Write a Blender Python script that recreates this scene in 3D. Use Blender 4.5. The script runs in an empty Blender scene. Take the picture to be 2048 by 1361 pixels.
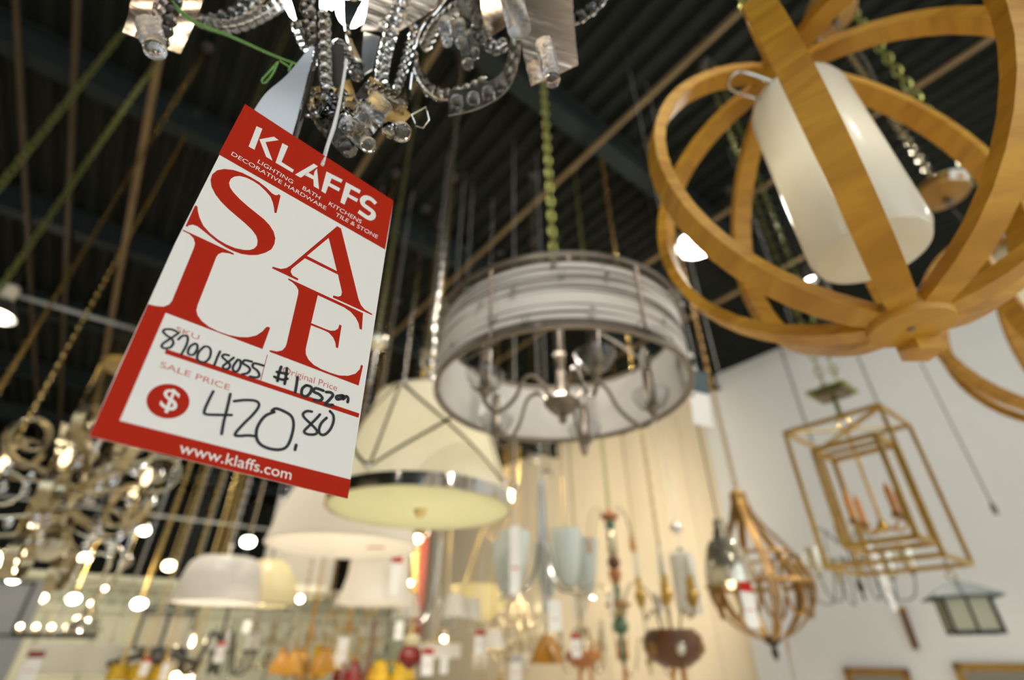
import bpy, bmesh, math, random
from math import sin, cos, pi, radians, sqrt, atan2
from mathutils import Vector, Matrix
from mathutils.geometry import tessellate_polygon
random.seed(7)
V = Vector
S = bpy.context.scene
COL = S.collection

# ------------------------------------------------------------------ camera, world, exposure
F = 1000.0; CX = 1024.0; CY = 680.5           # focal length and centre in pixels of a 2048x1361 frame
PITCH = math.atan(0.63); CAM = V((0, 0, 1.6))
RIGHT = V((1, 0, 0)); FWD = V((0, cos(PITCH), sin(PITCH))); UPV = V((0, -sin(PITCH), cos(PITCH)))
cd = bpy.data.cameras.new('camera'); cam = bpy.data.objects.new('camera', cd); COL.objects.link(cam)
cam.location = CAM; cam.rotation_euler = (pi / 2 + PITCH, 0, 0)
cd.sensor_width = 36; cd.lens = F * 36 / 2048; cd.clip_start = 0.02; cd.clip_end = 200
cd.dof.use_dof = True; cd.dof.focus_distance = 0.272; cd.dof.aperture_fstop = 3.8
S.camera = cam
S.view_settings.view_transform = 'Standard'; S.view_settings.look = 'None'
S.view_settings.exposure = 0.0; S.view_settings.gamma = 1.0; S.view_settings.use_curve_mapping = False
S.cycles.use_denoising = True
S.cycles.caustics_reflective = False; S.cycles.caustics_refractive = False
S.cycles.max_bounces = 6; S.cycles.diffuse_bounces = 3; S.cycles.glossy_bounces = 4; S.cycles.transmission_bounces = 6; S.cycles.use_adaptive_sampling = True; S.cycles.adaptive_threshold = 0.05; S.cycles.adaptive_min_samples = 16; S.cycles.sample_clamp_indirect = 6.0
wd = bpy.data.worlds.new('World'); S.world = wd; wd.use_nodes = True
bg = wd.node_tree.nodes['Background']; bg.inputs[0].default_value = (0.80, 0.90, 1.0, 1); bg.inputs[1].default_value = 2.0

YAW = radians(38.0)                            # the showroom's long axis runs 38 degrees left of the view
UA = V((-sin(YAW), cos(YAW), 0)); VA = V((cos(YAW), sin(YAW), 0))
CEIL = 5.1
def at(px, py, d): return CAM + d * (FWD + RIGHT * ((px - CX) / F) + UPV * ((CY - py) / F))
def rm(u, v, z): return UA * u + VA * v + V((0, 0, z))
def onz(px, py, z):
    r = at(px, py, 1) - CAM; p = CAM + r * ((z - CAM.z) / r.z); return p
def uv(p): return p.dot(UA), p.dot(VA)
WALL_V = uv(onz(1440, 755, CEIL))[1]; PIL_U = uv(onz(1440, 755, CEIL))[0]
FAR_U = 15.0; LEFT_V = -9.0; BACK_U = -7.0

# ------------------------------------------------------------------ materials
MATS = {}
def nodes(m): return m.node_tree.nodes, m.node_tree.links
def mat(name, col, rough=0.5, metal=0.0, var=0.06, scale=30.0, bump=0.0, emit=0.0, ecol=None, trans=0.0, ior=1.45, coat=0.0, translucent=0.0, spec=0.5, stretch=(1,1,1), bscale=None):
    m = bpy.data.materials.new(name); m.use_nodes = True; n, l = nodes(m); b = n['Principled BSDF']
    b.inputs['Roughness'].default_value = rough; b.inputs['Metallic'].default_value = metal
    b.inputs['IOR'].default_value = ior; b.inputs['Coat Weight'].default_value = coat; b.inputs['Specular IOR Level'].default_value = spec
    b.inputs['Transmission Weight'].default_value = trans
    c = (*col, 1)
    tc = n.new('ShaderNodeTexCoord'); mp = n.new('ShaderNodeMapping'); mp.inputs['Scale'].default_value = stretch
    l.new(tc.outputs['Object'], mp.inputs[0])
    ns = n.new('ShaderNodeTexNoise'); ns.inputs['Scale'].default_value = scale; ns.inputs['Detail'].default_value = 3
    l.new(mp.outputs[0], ns.inputs['Vector'])
    if var > 0:
        mx = n.new('ShaderNodeMix'); mx.data_type = 'RGBA'
        mx.inputs[6].default_value = tuple(max(0, x * (1 - var)) for x in col) + (1,)
        mx.inputs[7].default_value = tuple(min(1, x * (1 + var)) for x in col) + (1,)
        l.new(ns.outputs[0], mx.inputs[0]); l.new(mx.outputs[2], b.inputs['Base Color']); csock = mx.outputs[2]
    else:
        b.inputs['Base Color'].default_value = c; csock = None
    if bump > 0:
        bp = n.new('ShaderNodeBump'); bp.inputs['Strength'].default_value = bump; bp.inputs['Distance'].default_value = 0.002
        src = ns
        if bscale:
            src = n.new('ShaderNodeTexNoise'); src.inputs['Scale'].default_value = bscale; l.new(mp.outputs[0], src.inputs['Vector'])
        l.new(src.outputs[0], bp.inputs['Height']); l.new(bp.outputs[0], b.inputs['Normal'])
    if emit > 0:
        b.inputs['Emission Color'].default_value = (*(ecol or col), 1); b.inputs['Emission Strength'].default_value = emit
    if translucent > 0:
        tr = n.new('ShaderNodeBsdfTranslucent'); ms = n.new('ShaderNodeMixShader'); ms.inputs[0].default_value = translucent
        if csock: l.new(csock, tr.inputs[0])
        else: tr.inputs[0].default_value = c
        out = n['Material Output']; l.new(b.outputs[0], ms.inputs[1]); l.new(tr.outputs[0], ms.inputs[2]); l.new(ms.outputs[0], out.inputs[0])
    MATS[name] = m; return m

def wood(name, c1, c2, scale=12.0, rough=0.42, stretch=(1, 1, 6)):
    m = mat(name, c1, rough=rough, var=0); n, l = nodes(m); b = n['Principled BSDF']
    tc = n.new('ShaderNodeTexCoord'); mp = n.new('ShaderNodeMapping'); mp.inputs['Scale'].default_value = stretch
    w = n.new('ShaderNodeTexNoise'); w.inputs['Scale'].default_value = scale; w.inputs['Detail'].default_value = 6; w.inputs['Distortion'].default_value = 1.2
    r = n.new('ShaderNodeValToRGB'); r.color_ramp.elements[0].color = (*c2, 1); r.color_ramp.elements[1].color = (*c1, 1)
    r.color_ramp.elements[0].position = 0.36; r.color_ramp.elements[1].position = 0.62
    l.new(tc.outputs['Object'], mp.inputs[0]); l.new(mp.outputs[0], w.inputs['Vector']); l.new(w.outputs[0], r.inputs[0]); l.new(r.outputs[0], b.inputs['Base Color'])
    return m

def banded(name, c1, c2, zscale, rough=0.6, translucent=0.3, thr=(0.45, 0.6)):   # thread wound round a shade: bands along z
    m = mat(name, c1, rough=rough, var=0, translucent=translucent); n, l = nodes(m); b = n['Principled BSDF']
    tc = n.new('ShaderNodeTexCoord'); mp = n.new('ShaderNodeMapping'); mp.inputs['Scale'].default_value = (1.6, 1.6, zscale)
    w = n.new('ShaderNodeTexNoise'); w.inputs['Scale'].default_value = 1.0; w.inputs['Detail'].default_value = 5
    r = n.new('ShaderNodeValToRGB'); r.color_ramp.elements[0].color = (*c2, 1); r.color_ramp.elements[1].color = (*c1, 1)
    r.color_ramp.elements[0].position = thr[0]; r.color_ramp.elements[1].position = thr[1]
    l.new(tc.outputs['Object'], mp.inputs[0]); l.new(mp.outputs[0], w.inputs['Vector']); l.new(w.outputs[0], r.inputs[0]); l.new(r.outputs[0], b.inputs['Base Color'])
    for x in n:
        if x.type == 'BSDF_TRANSLUCENT': l.new(r.outputs[0], x.inputs[0])
    return m

mat('paper', (0.80, 0.77, 0.70), 0.5, var=0.02, spec=0.2)
mat('red_ink', (0.42, 0.018, 0.004), 0.6, var=0.05, scale=14, spec=0.12)
mat('pale_red_ink', (0.60, 0.16, 0.12), 0.5, var=0.02)
mat('black_ink', (0.012, 0.012, 0.012), 0.45, var=0.0)
mat('cord_white', (0.75, 0.74, 0.70), 0.8, bump=0.3, scale=300)
mat('cord_green', (0.16, 0.33, 0.09), 0.85, var=0.5, scale=500)
mat('steel', (0.86, 0.82, 0.76), 0.07, 1.0, var=0.03, bump=0.10, scale=9)
mat('steel_matte', (0.50, 0.50, 0.49), 0.42, 1.0, var=0.04)
mat('warm_tint_steel', (0.80, 0.62, 0.46), 0.2, 1.0, var=0.08, bump=0.32, scale=16, stretch=(1, 1, 6))  # plain steel with a warm beige reflection put into its colour
mat('brown_tint_steel', (0.50, 0.36, 0.25), 0.2, 1.0, var=0.2, bump=0.32, scale=16, stretch=(1, 1, 6))  # steel again, the left ribbon's brown reflection tinted into the colour
mat('gold_steel', (0.95, 0.60, 0.20), 0.36, 1.0, var=0.08, bump=0.5, scale=40)
mat('crystal', (1, 1, 1), 0.02, var=0, trans=1.0, ior=1.55)
mat('seeded_crystal', (0.98, 0.97, 0.95), 0.05, var=0, trans=1.0, ior=1.5, bump=0.5, scale=420)
wood('maple', (0.62, 0.33, 0.035), (0.45, 0.21, 0.02), 7.0)
mat('opal_glass', (0.86, 0.84, 0.77), 0.22, var=0.02, translucent=0.4, coat=0.3)
mat('clear_glass', (0.95, 0.96, 0.95), 0.03, var=0, trans=1.0, ior=1.4)
mat('pewter', (0.24, 0.205, 0.165), 0.38, 0.9, var=0.15, scale=60)
mat('nickel', (0.60, 0.58, 0.53), 0.22, 1.0, var=0.05)
mat('brushed_grey', (0.34, 0.33, 0.30), 0.28, 1.0, var=0.1)
banded('wound_thread', (0.90, 0.87, 0.83), (0.20, 0.17, 0.145), 85.0, translucent=0.4, thr=(0.42, 0.50))
mat('organza', (0.86, 0.84, 0.81), 0.28, var=0.08, translucent=0.55, bump=0.35, scale=26, coat=0.5)
mat('linen', (0.80, 0.77, 0.66), 0.75, var=0.03, translucent=0.42, scale=200)
mat('white_shade', (0.86, 0.83, 0.77), 0.7, var=0.02, translucent=0.6, scale=60)
mat('cream_shade', (0.82, 0.75, 0.58), 0.7, var=0.03, translucent=0.45)
mat('frosted', (0.83, 0.83, 0.66), 0.35, var=0.03, translucent=0.5)
mat('aqua_glass', (0.80, 0.84, 0.79), 0.2, var=0.04, translucent=0.45)
mat('cream_glass', (0.86, 0.80, 0.56), 0.3, var=0.05, translucent=0.45)
mat('amber_glass', (0.62, 0.33, 0.05), 0.2, var=0.15, translucent=0.45)
mat('mercury_glass', (0.70, 0.66, 0.52), 0.13, 0.75, var=0.2, bump=0.3, scale=40)
mat('brass', (0.72, 0.50, 0.17), 0.25, 1.0, var=0.15, scale=50)
mat('gilt', (0.62, 0.40, 0.10), 0.36, 0.85, var=0.3, scale=40)
mat('green_brass', (0.36, 0.38, 0.12), 0.28, 0.9, var=0.2)
mat('champagne', (0.54, 0.46, 0.29), 0.26, 0.9, var=0.2, scale=30)
mat('bronze', (0.36, 0.20, 0.055), 0.42, 0.6, var=0.35, scale=30)
mat('iron', (0.055, 0.05, 0.042), 0.5, 0.5, var=0.2)
mat('verdigris', (0.10, 0.18, 0.10), 0.5, var=0.4, scale=35)
mat('terracotta', (0.45, 0.17, 0.06), 0.6, var=0.3)
mat('dark_wood', (0.13, 0.055, 0.022), 0.4, var=0.4, scale=20)
mat('amber_wood', (0.50, 0.20, 0.03), 0.45, var=0.3)
mat('candle', (0.86, 0.82, 0.70), 0.5, var=0.03, translucent=0.3)
mat('amber_candle', (0.80, 0.34, 0.06), 0.5, var=0.1, translucent=0.2)
mat('mirror', (0.75, 0.8, 0.85), 0.03, 1.0, var=0)
mat('sticker', (0.78, 0.75, 0.70), 0.6, var=0.03)
mat('bulb_white', (1, 1, 0.95), 0.4, var=0, emit=18, ecol=(1.0, 0.97, 0.86))
mat('bulb_warm', (1, 0.9, 0.7), 0.4, var=0, emit=16, ecol=(1.0, 0.80, 0.48))
mat('bulb_cool', (1, 1, 1), 0.4, var=0, emit=14, ecol=(0.92, 1.0, 0.96))
mat('bulb_dim', (1, 0.9, 0.7), 0.4, var=0, emit=3.0, ecol=(1.0, 0.78, 0.42))
mat('flame_glass', (0.95, 0.95, 0.9), 0.05, var=0, trans=0.9, ior=1.3)
mat('deck', (0.018, 0.020, 0.017), 0.6, spec=0.05, var=0.25, scale=3, metal=0.0)
mat('beam_paint', (0.020, 0.026, 0.025), 0.5, spec=0.1, var=0.2, scale=4)
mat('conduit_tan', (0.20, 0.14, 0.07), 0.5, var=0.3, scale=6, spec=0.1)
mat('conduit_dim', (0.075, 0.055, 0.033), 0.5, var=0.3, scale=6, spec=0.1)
mat('pipe_grey', (0.42, 0.43, 0.40), 0.4, var=0.1, metal=0.4)
mat('wall_white', (0.74, 0.75, 0.74), 0.8, var=0.03, scale=2)
mat('wall_cream', (0.80, 0.71, 0.55), 0.8, var=0.04, scale=2)
mat('wall_dark', (0.020, 0.022, 0.019), 0.8, spec=0.05, var=0.2, scale=3)
mat('sage_panel', (0.55, 0.56, 0.44), 0.7, var=0.06, scale=4)
mat('sage_dark', (0.30, 0.32, 0.24), 0.7, var=0.1, scale=4)
mat('carpet', (0.70, 0.64, 0.54), 0.8, var=0.2, scale=20)
mat('grey_board', (0.36, 0.37, 0.38), 0.7, var=0.04)
mat('oxblood', (0.20, 0.022, 0.012), 0.5, var=0.15)
mat('dark_tag', (0.06, 0.085, 0.09), 0.5, var=0.1)
mat('navy', (0.03, 0.04, 0.08), 0.4, var=0.2)
mat('yellow_shade', (0.75, 0.50, 0.03), 0.4, var=0.15, translucent=0.4)
mat('red_glass', (0.26, 0.02, 0.015), 0.2, var=0.2, translucent=0.3)

# ------------------------------------------------------------------ mesh builder
def frame_of(t, hint=None):
    t = t.normalized(); h = hint or (V((0, 0, 1)) if abs(t.z) < 0.9 else V((1, 0, 0)))
    a = t.cross(h).normalized(); return a, t.cross(a).normalized()
def catmull(pts, k=6, closed=False):
    P = [V(p) for p in pts]; n = len(P); out = []
    rng = range(n) if closed else range(n - 1)
    for i in rng:
        if closed: a, b, c, d = P[i - 1], P[i], P[(i + 1) % n], P[(i + 2) % n]
        else: a, b, c, d = P[max(i - 1, 0)], P[i], P[i + 1], P[min(i + 2, n - 1)]
        for j in range(k):
            t = j / k
            out.append(0.5 * ((2 * b) + (c - a) * t + (2 * a - 5 * b + 4 * c - d) * t * t + (3 * b - a - 3 * c + d) * t ** 3))
    if not closed: out.append(P[-1].copy())
    return out
class MB:
    def __init__(s): s.v = []; s.f = []
    def add(s, vs, fs):
        o = len(s.v); s.v += [V(x) for x in vs]; s.f += [tuple(o + i for i in q) for q in fs]; return s
    def box(s, c, size, ax=None):
        c = V(c); X, Y, Z = ax or (V((1, 0, 0)), V((0, 1, 0)), V((0, 0, 1))); a, b, d = (q / 2 for q in size)
        vs = [c + X * i * a + Y * j * b + Z * k * d for k in (-1, 1) for j in (-1, 1) for i in (-1, 1)]
        return s.add(vs, [(0, 2, 3, 1), (4, 5, 7, 6), (0, 1, 5, 4), (2, 6, 7, 3), (0, 4, 6, 2), (1, 3, 7, 5)])
    def bar(s, a, b, w, h=None):
        a, b = V(a), V(b); t = b - a; p, q = frame_of(t); return s.box((a + b) / 2, (t.length, w, h or w), (t.normalized(), p, q))
    def tube(s, pts, r, n=8, closed=False):
        P = [V(p) for p in pts]; N = len(P); rr = r if isinstance(r, (list, tuple)) else [r] * N
        vs = []; a = None
        for i in range(N):
            t = (P[(i + 1) % N] - P[i - 1]) if closed else (P[min(i + 1, N - 1)] - P[max(i - 1, 0)])
            if t.length < 1e-9: t = V((0, 0, 1))
            t.normalize()
            if a is None: a, b = frame_of(t)
            else:
                a = (a - t * a.dot(t)); a = a.normalized() if a.length > 1e-6 else frame_of(t)[0]; b = t.cross(a)
            vs += [P[i] + (a * cos(2 * pi * j / n) + b * sin(2 * pi * j / n)) * rr[i] for j in range(n)]
        fs = []
        for i in range(N if closed else N - 1):
            for j in range(n):
                k = (i + 1) % N; fs.append((i * n + j, i * n + (j + 1) % n, k * n + (j + 1) % n, k * n + j))
        if not closed: fs += [tuple(range(n - 1, -1, -1)), tuple((N - 1) * n + j for j in range(n))]
        return s.add(vs, fs)
    def lathe(s, prof, n=24, c=(0, 0, 0), mod=None, closed=False):
        c = V(c); N = len(prof); vs = []
        for r, z in prof:
            for j in range(n):
                a = 2 * pi * j / n; q = r * (mod(j) if mod else 1); vs.append(c + V((q * cos(a), q * sin(a), z)))
        fs = []
        for i in range(N if closed else N - 1):
            k = (i + 1) % N
            for j in range(n): fs.append((i * n + j, i * n + (j + 1) % n, k * n + (j + 1) % n, k * n + j))
        if not closed:
            if prof[0][0] > 1e-6: fs.append(tuple(range(n - 1, -1, -1)))
            if prof[-1][0] > 1e-6: fs.append(tuple((N - 1) * n + j for j in range(n)))
        return s.add(vs, fs)
    def shell(s, prof, th=0.002, n=40, c=(0, 0, 0), mod=None):      # open shade with thickness: profile goes up outside, back down inside
        return s.lathe(list(prof) + [(max(r - th, 1e-4), z) for r, z in reversed(prof)], n, c, mod, closed=True)
    def ring(s, R, r, z=0, n=40, m=6, c=(0, 0, 0)):
        c = V(c); return s.tube([c + V((R * cos(2 * pi * i / n), R * sin(2 * pi * i / n), z)) for i in range(n)], r, m, True)
    def sphere(s, c, r, n=12, m=8, sz=1.0):
        return s.lathe([(r * sin(pi * i / m) + (1e-7), -r * sz * cos(pi * i / m)) for i in range(m + 1)], n, c)
    def band(s, pts, wds, nds, w, t):
        N = len(pts); vs = []; ws = w if isinstance(w, (list, tuple)) else [w] * N
        for p, a, b, q in zip(pts, wds, nds, ws):
            vs += [p + a * q / 2 + b * t / 2, p - a * q / 2 + b * t / 2, p - a * q / 2 - b * t / 2, p + a * q / 2 - b * t / 2]
        fs = [(i * 4 + j, i * 4 + (j + 1) % 4, i * 4 + 4 + (j + 1) % 4, i * 4 + 4 + j) for i in range(N - 1) for j in range(4)]
        fs += [(3, 2, 1, 0), tuple((N - 1) * 4 + j for j in range(4))]
        return s.add(vs, fs)
    def loft(s, L, R, th=0.001):                                      # strip between two edge curves, with thickness
        N = len(L); vs = []
        for i in range(N):
            t = L[min(i + 1, N - 1)] - L[max(i - 1, 0)]; nn = t.cross(R[i] - L[i])
            nn = nn.normalized() if nn.length > 1e-12 else V((0, 0, 1))
            vs += [L[i] + nn * th / 2, R[i] + nn * th / 2, R[i] - nn * th / 2, L[i] - nn * th / 2]
        fs = [(i * 4 + j, i * 4 + (j + 1) % 4, i * 4 + 4 + (j + 1) % 4, i * 4 + 4 + j) for i in range(N - 1) for j in range(4)]
        fs += [(3, 2, 1, 0), tuple((N - 1) * 4 + j for j in range(4))]
        return s.add(vs, fs)
    def poly(s, outer, holes=(), z=0.0, th=None):                     # flat print: filled outline in the xy plane
        loops = [[V((x, y, 0)) for x, y in lp] for lp in [outer, *holes]]
        pts = [p for lp in loops for p in lp]; tri = tessellate_polygon(loops)
        return s.add([V((p.x, p.y, z)) for p in pts], [tuple(t) for t in tri])
    def mesh(s, name, m, smooth=40):
        me = bpy.data.meshes.new(name); me.from_pydata([tuple(p) for p in s.v], [], s.f); me.update()
        if m: me.materials.append(MATS[m])
        if smooth:
            me.polygons.foreach_set('use_smooth', [True] * len(me.polygons)); me.set_sharp_from_angle(angle=radians(smooth))
        return me
    def build(s, name, m, parent=None, smooth=40, loc=None):
        bm = bmesh.new(); me = s.mesh(name, m, 0); bm.from_mesh(me); bmesh.ops.recalc_face_normals(bm, faces=bm.faces); bm.to_mesh(me); bm.free()
        if smooth:
            me.polygons.foreach_set('use_smooth', [True] * len(me.polygons)); me.set_sharp_from_angle(angle=radians(smooth))
        return link(name, me, parent, loc)
def link(name, me, parent=None, loc=None, rot=None):
    o = bpy.data.objects.new(name, me); COL.objects.link(o); o.parent = parent
    if loc is not None: o.location = loc
    if rot is not None: o.rotation_euler = rot
    return o
def thing(name, label, cat, loc=(0, 0, 0), rz=0.0, group=None):
    o = bpy.data.objects.new(name, None); COL.objects.link(o); o.location = loc; o.rotation_euler = (0, 0, rz); o.empty_display_size = 0.05
    o['label'] = label; o['category'] = cat
    if group: o['group'] = group
    return o
def tag(o, label, cat, group=None):
    o['label'] = label; o['category'] = cat
    if group: o['group'] = group
    return o
def struct(o): o['kind'] = 'structure'; return o
def arc(c, r, a0, a1, n=12, ax=(V((1, 0, 0)), V((0, 0, 1)))):
    return [V(c) + ax[0] * r * cos(a0 + (a1 - a0) * i / n) + ax[1] * r * sin(a0 + (a1 - a0) * i / n) for i in range(n + 1)]
def pol(r, a, z=0.0): return V((r * cos(a), r * sin(a), z))
LINKS = {}
def link_mesh(L, w, r, m):
    k = (L, w, r, m)
    if k not in LINKS:
        b = MB(); pts = []
        for i in range(8):
            a = 2 * pi * i / 8; pts.append(V((w * cos(a), 0, (L / 2 - w) * (1 if sin(a) > 0.01 else -1 if sin(a) < -0.01 else 0) + w * sin(a))))
        b.tube(pts, r, 3, True); LINKS[k] = b.mesh('chain_link', m)
    return LINKS[k]
def chain(root, z0, z1=None, L=0.036, m='brass', single=True, xy=(0, 0), cord='clear', canopy=True):
    """hanging chain from local height z0 up to the ceiling (or z1)"""
    top = (CEIL - root.location.z) if z1 is None else z1
    w, r = L * 0.28, L * 0.078; pitch = L - 2.4 * r; x, y = xy
    b = MB().tube([(x, y, z0), (x, y, top)], r * 0.4, 4); ch = b.build('chain', m, root)
    n = int((top - z0) / pitch)
    if single:
        me = link_mesh(L, w, r, m)
        for i in range(n): link('chain_link', me, ch, (x, y, z0 + pitch * (i + 0.5)), (0, 0, (i % 2) * pi / 2 + 0.3))
    else:
        b = MB()
        for i in range(n):
            c, a = z0 + pitch * (i + .5), (i % 2) * pi / 2 + .3
            b.tube([V((x + w * cos(t) * cos(a), y + w * cos(t) * sin(a), c + L * .5 * sin(t))) for t in (pi * k / 3 for k in range(6))], r, 3, True)
        o = b.build('chain_link', m, root); o['kind'] = 'stuff'
    if canopy and z1 is None:
        MB().lathe([(0.001, top - .03), (.02, top - .03), (.042, top - .012), (.045, top)], 20, (x, y, 0)).build('canopy', 'iron', root)

# ------------------------------------------------------------------ the showroom shell
def quad(name, pts, m, th=0.1, n=None):
    b = MB(); P = [V(p) for p in pts]; nn = n or (P[1] - P[0]).cross(P[2] - P[0]).normalized()
    b.add(P + [p + nn * th for p in P], [(0, 1, 2, 3), (7, 6, 5, 4), (0, 4, 5, 1), (1, 5, 6, 2), (2, 6, 7, 3), (3, 7, 4, 0)])
    return struct(b.build(name, m, smooth=0))
quad('floor', [rm(BACK_U, LEFT_V, 0), rm(FAR_U, LEFT_V, 0), rm(FAR_U, WALL_V, 0), rm(BACK_U, WALL_V, 0)], 'carpet', 0.1, V((0, 0, -1)))
# corrugated steel deck: trapezoid ribs running along the long axis
b = MB(); prof = []; v = LEFT_V; P = 0.152
while v < WALL_V:
    prof += [(v, CEIL), (v + .055, CEIL), (v + .075, CEIL + .045), (v + .130, CEIL + .045)]; v += P
prof.append((WALL_V, CEIL))
vs = []; 
for q, z in prof: vs += [rm(BACK_U, q, z), rm(FAR_U, q, z)]
b.add(vs, [(2 * i, 2 * i + 1, 2 * i + 3, 2 * i + 2) for i in range(len(prof) - 1)])
b.add([rm(BACK_U, LEFT_V, CEIL + .2), rm(FAR_U, LEFT_V, CEIL + .2), rm(FAR_U, WALL_V, CEIL + .2), rm(BACK_U, WALL_V, CEIL + .2)], [(0, 1, 2, 3)])
struct(b.build('ceiling', 'deck', smooth=0))
# joists (I sections) across the room
def ubeam(u, h=0.26, w=0.13, z=CEIL, name='trim_1'):
    b = MB(); X = VA; Y = UA; Z = V((0, 0, 1)); L = WALL_V - LEFT_V; c = rm(u, (WALL_V + LEFT_V) / 2, 0)
    b.box(c + Z * (z - .008), (L, w, .016), (X, Y, Z)); b.box(c + Z * (z - h + .008), (L, w, .016), (X, Y, Z)); b.box(c + Z * (z - h / 2), (L, .012, h - .03), (X, Y, Z))
    return struct(b.build(name, 'beam_paint', smooth=0))
for i, u in enumerate((1.5, 3.3, 5.1, 6.9, 8.9, 11.0, 13.2, -1.2)): ubeam(u, name='trim_%d' % (i + 1))
# right wall: cream vertical panelling beyond the pilaster, white plaster this side of it
def wallseg(name, u0, u1, v, m, th=0.12):
    return quad(name, [rm(u0, v, 0), rm(u1, v, 0), rm(u1, v, CEIL + .05), rm(u0, v, CEIL + .05)], m, th, VA)
wr = wallseg('wall_right', PIL_U + .35, FAR_U, WALL_V + .02, 'wall_cream')
u = PIL_U + .36; k = 0
while u < FAR_U:
    MB().box(rm(u + .25, WALL_V + .01, (CEIL) / 2), (.49, .02, CEIL), (UA, VA, V((0, 0, 1)))).build('wall_panel', 'wall_cream', wr, 0); u += .5
ww = wallseg('wall_right_front', BACK_U, PIL_U, WALL_V - .12, 'wall_white', 0.3)
MB().box(rm(PIL_U + .17, WALL_V - .06, CEIL / 2), (.36, .16, CEIL), (UA, VA, V((0, 0, 1)))).build('pilaster', 'wall_white', ww, 0)
fw = (quad('wall_far', [rm(FAR_U - .05, LEFT_V, 0), rm(FAR_U - .05, WALL_V + .1, 0), rm(FAR_U - .05, WALL_V + .1, CEIL + .2), rm(FAR_U - .05, LEFT_V, CEIL + .2)], 'wall_dark', 0.1, UA))
quad('wall_left', [rm(BACK_U, LEFT_V, 0), rm(FAR_U, LEFT_V, 0), rm(FAR_U, LEFT_V, CEIL), rm(BACK_U, LEFT_V, CEIL)], 'wall_cream', 0.1, -VA)

# conduits and pipes under the deck
def pipe(name, p, q, r, m, label, cat='pipe', group=None, clips=True):
    t = thing(name, label, cat, (0, 0, 0), group=group)
    MB().tube([p, q], r, 10).build('pipe', m, t)
    if clips:
        d = (q - p); n = int(d.length / 1.8)
        for i in range(n + 1):
            c = p + d * ((i + .5) / (n + 1)); MB().box(c + V((0, 0, r + .02)), (.03, .03, .05)).build('pipe_hanger', 'iron', t)
    return t
Z0 = CEIL - .30
PL = [(0.66, .018, 'tan conduit passing behind the crystal chandelier'), (1.95, .020, 'tan conduit running diagonally above the drum chandelier'), (3.30, .020, 'tan conduit crossing behind the upper left of the wooden orb'),
      (4.40, .020, 'tan conduit nearest the white wall, behind the glass cylinder shade'), (-.70, .024, 'thickest bright tan conduit, left of the sale tag'),
      (-1.12, .018, 'dim tan conduit, second from the left edge of the ceiling'), (-1.40, .016, 'dim tan conduit nearest the left edge of the ceiling')]
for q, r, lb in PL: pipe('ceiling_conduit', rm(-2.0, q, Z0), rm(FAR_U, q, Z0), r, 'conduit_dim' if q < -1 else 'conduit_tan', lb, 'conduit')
c = onz(135, 620, 4.7); uu = uv(c)[0]
pipe('track_rail', rm(uu, LEFT_V, 4.7), rm(uu, 0.3, 4.7), .022, 'pipe_grey', 'pale grey lighting rail crossing the left side below the deck', 'rail')
c = onz(350, 1036, 3.6); uu = uv(c)[0]
pipe('track_rail', rm(uu, LEFT_V, 3.6), rm(uu, 3.0, 3.6), .02, 'pipe_grey', 'pale grey lighting rail low over the far end, behind the silver scroll chandelier', 'rail')

# ------------------------------------------------------------------ the sale tag in the foreground
TAG_C = [(490, 208), (787, 402), (695, 998), (178, 873)]
TAG_L = [1.0, 1.19764, 0.80728, 0.60964]; TS = 0.287
TP = [at(x, y, l * TS) for (x, y), l in zip(TAG_C, TAG_L)]
tx = (TP[1] - TP[0]).normalized(); tn = tx.cross(TP[3] - TP[0]).normalized()
if tn.dot(CAM - TP[0]) < 0: tn = -tn
ty = tn.cross(tx).normalized()
TM = Matrix((tx, ty, tn)).transposed().to_4x4(); TM.translation = TP[0]
TMI = TM.inverted()
def tp(px, py):
    r = at(px, py, 1) - CAM; s = (TP[0] - CAM).dot(tn) / r.dot(tn); q = TMI @ (CAM + r * s); return (q.x, q.y)
def zm(pts, ox, oy, s): return [(ox + x / s, oy + y / s) for x, y in pts]
tagr = thing('sale_tag', 'large red and white paper sale tag with handwritten price hanging from crystal chandelier', 'sale tag')
tagr.matrix_world = TM
cor = [tp(*c) for c in TAG_C + [(236, 739), (295.5, 608.5), (350.5, 486), (371, 445)]]      # the left edge bows out slightly
b = MB(); T = 0.0005; N = len(cor)
b.add([V((x, y, 0)) for x, y in cor] + [V((x, y, -T)) for x, y in cor], [tuple(range(N - 1, -1, -1)), tuple(range(N, 2 * N))] + [(i, (i + 1) % N, N + (i + 1) % N, N + i) for i in range(N)])
b.build('card', 'paper', tagr, 0)
Zr, Zt, Zi = 0.00008, 0.00018, 0.00026
def flat(name, polys, m, z, parent=None):
    b = MB()
    for p in polys:
        if isinstance(p, tuple): b.poly([tp(*q) for q in p[0]], [[tp(*q) for q in h] for h in p[1]], z)
        else: b.poly([tp(*q) for q in p], (), z)
    me = b.mesh(name, m, 0)
    for pg in me.polygons:
        if pg.normal.z < 0: pg.flip()
    return link(name, me, parent or tagr)
C5 = (150, 560, 2.9257); Z1 = (450, 200, 4.86); Z2 = (350, 320, 6.186); Z3 = (280, 440, 4.861); Z4 = (530, 440, 5.671); Z5 = (520, 540, 5.671); Z6 = (230, 620, 5.672); Z7 = (480, 700, 5.235); Z8 = (170, 760, 6.804)
hdr = flat('header_band', [[TAG_C[0], TAG_C[1], (770, 499.6), (437, 309)]], 'red_ink', Zr)
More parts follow.
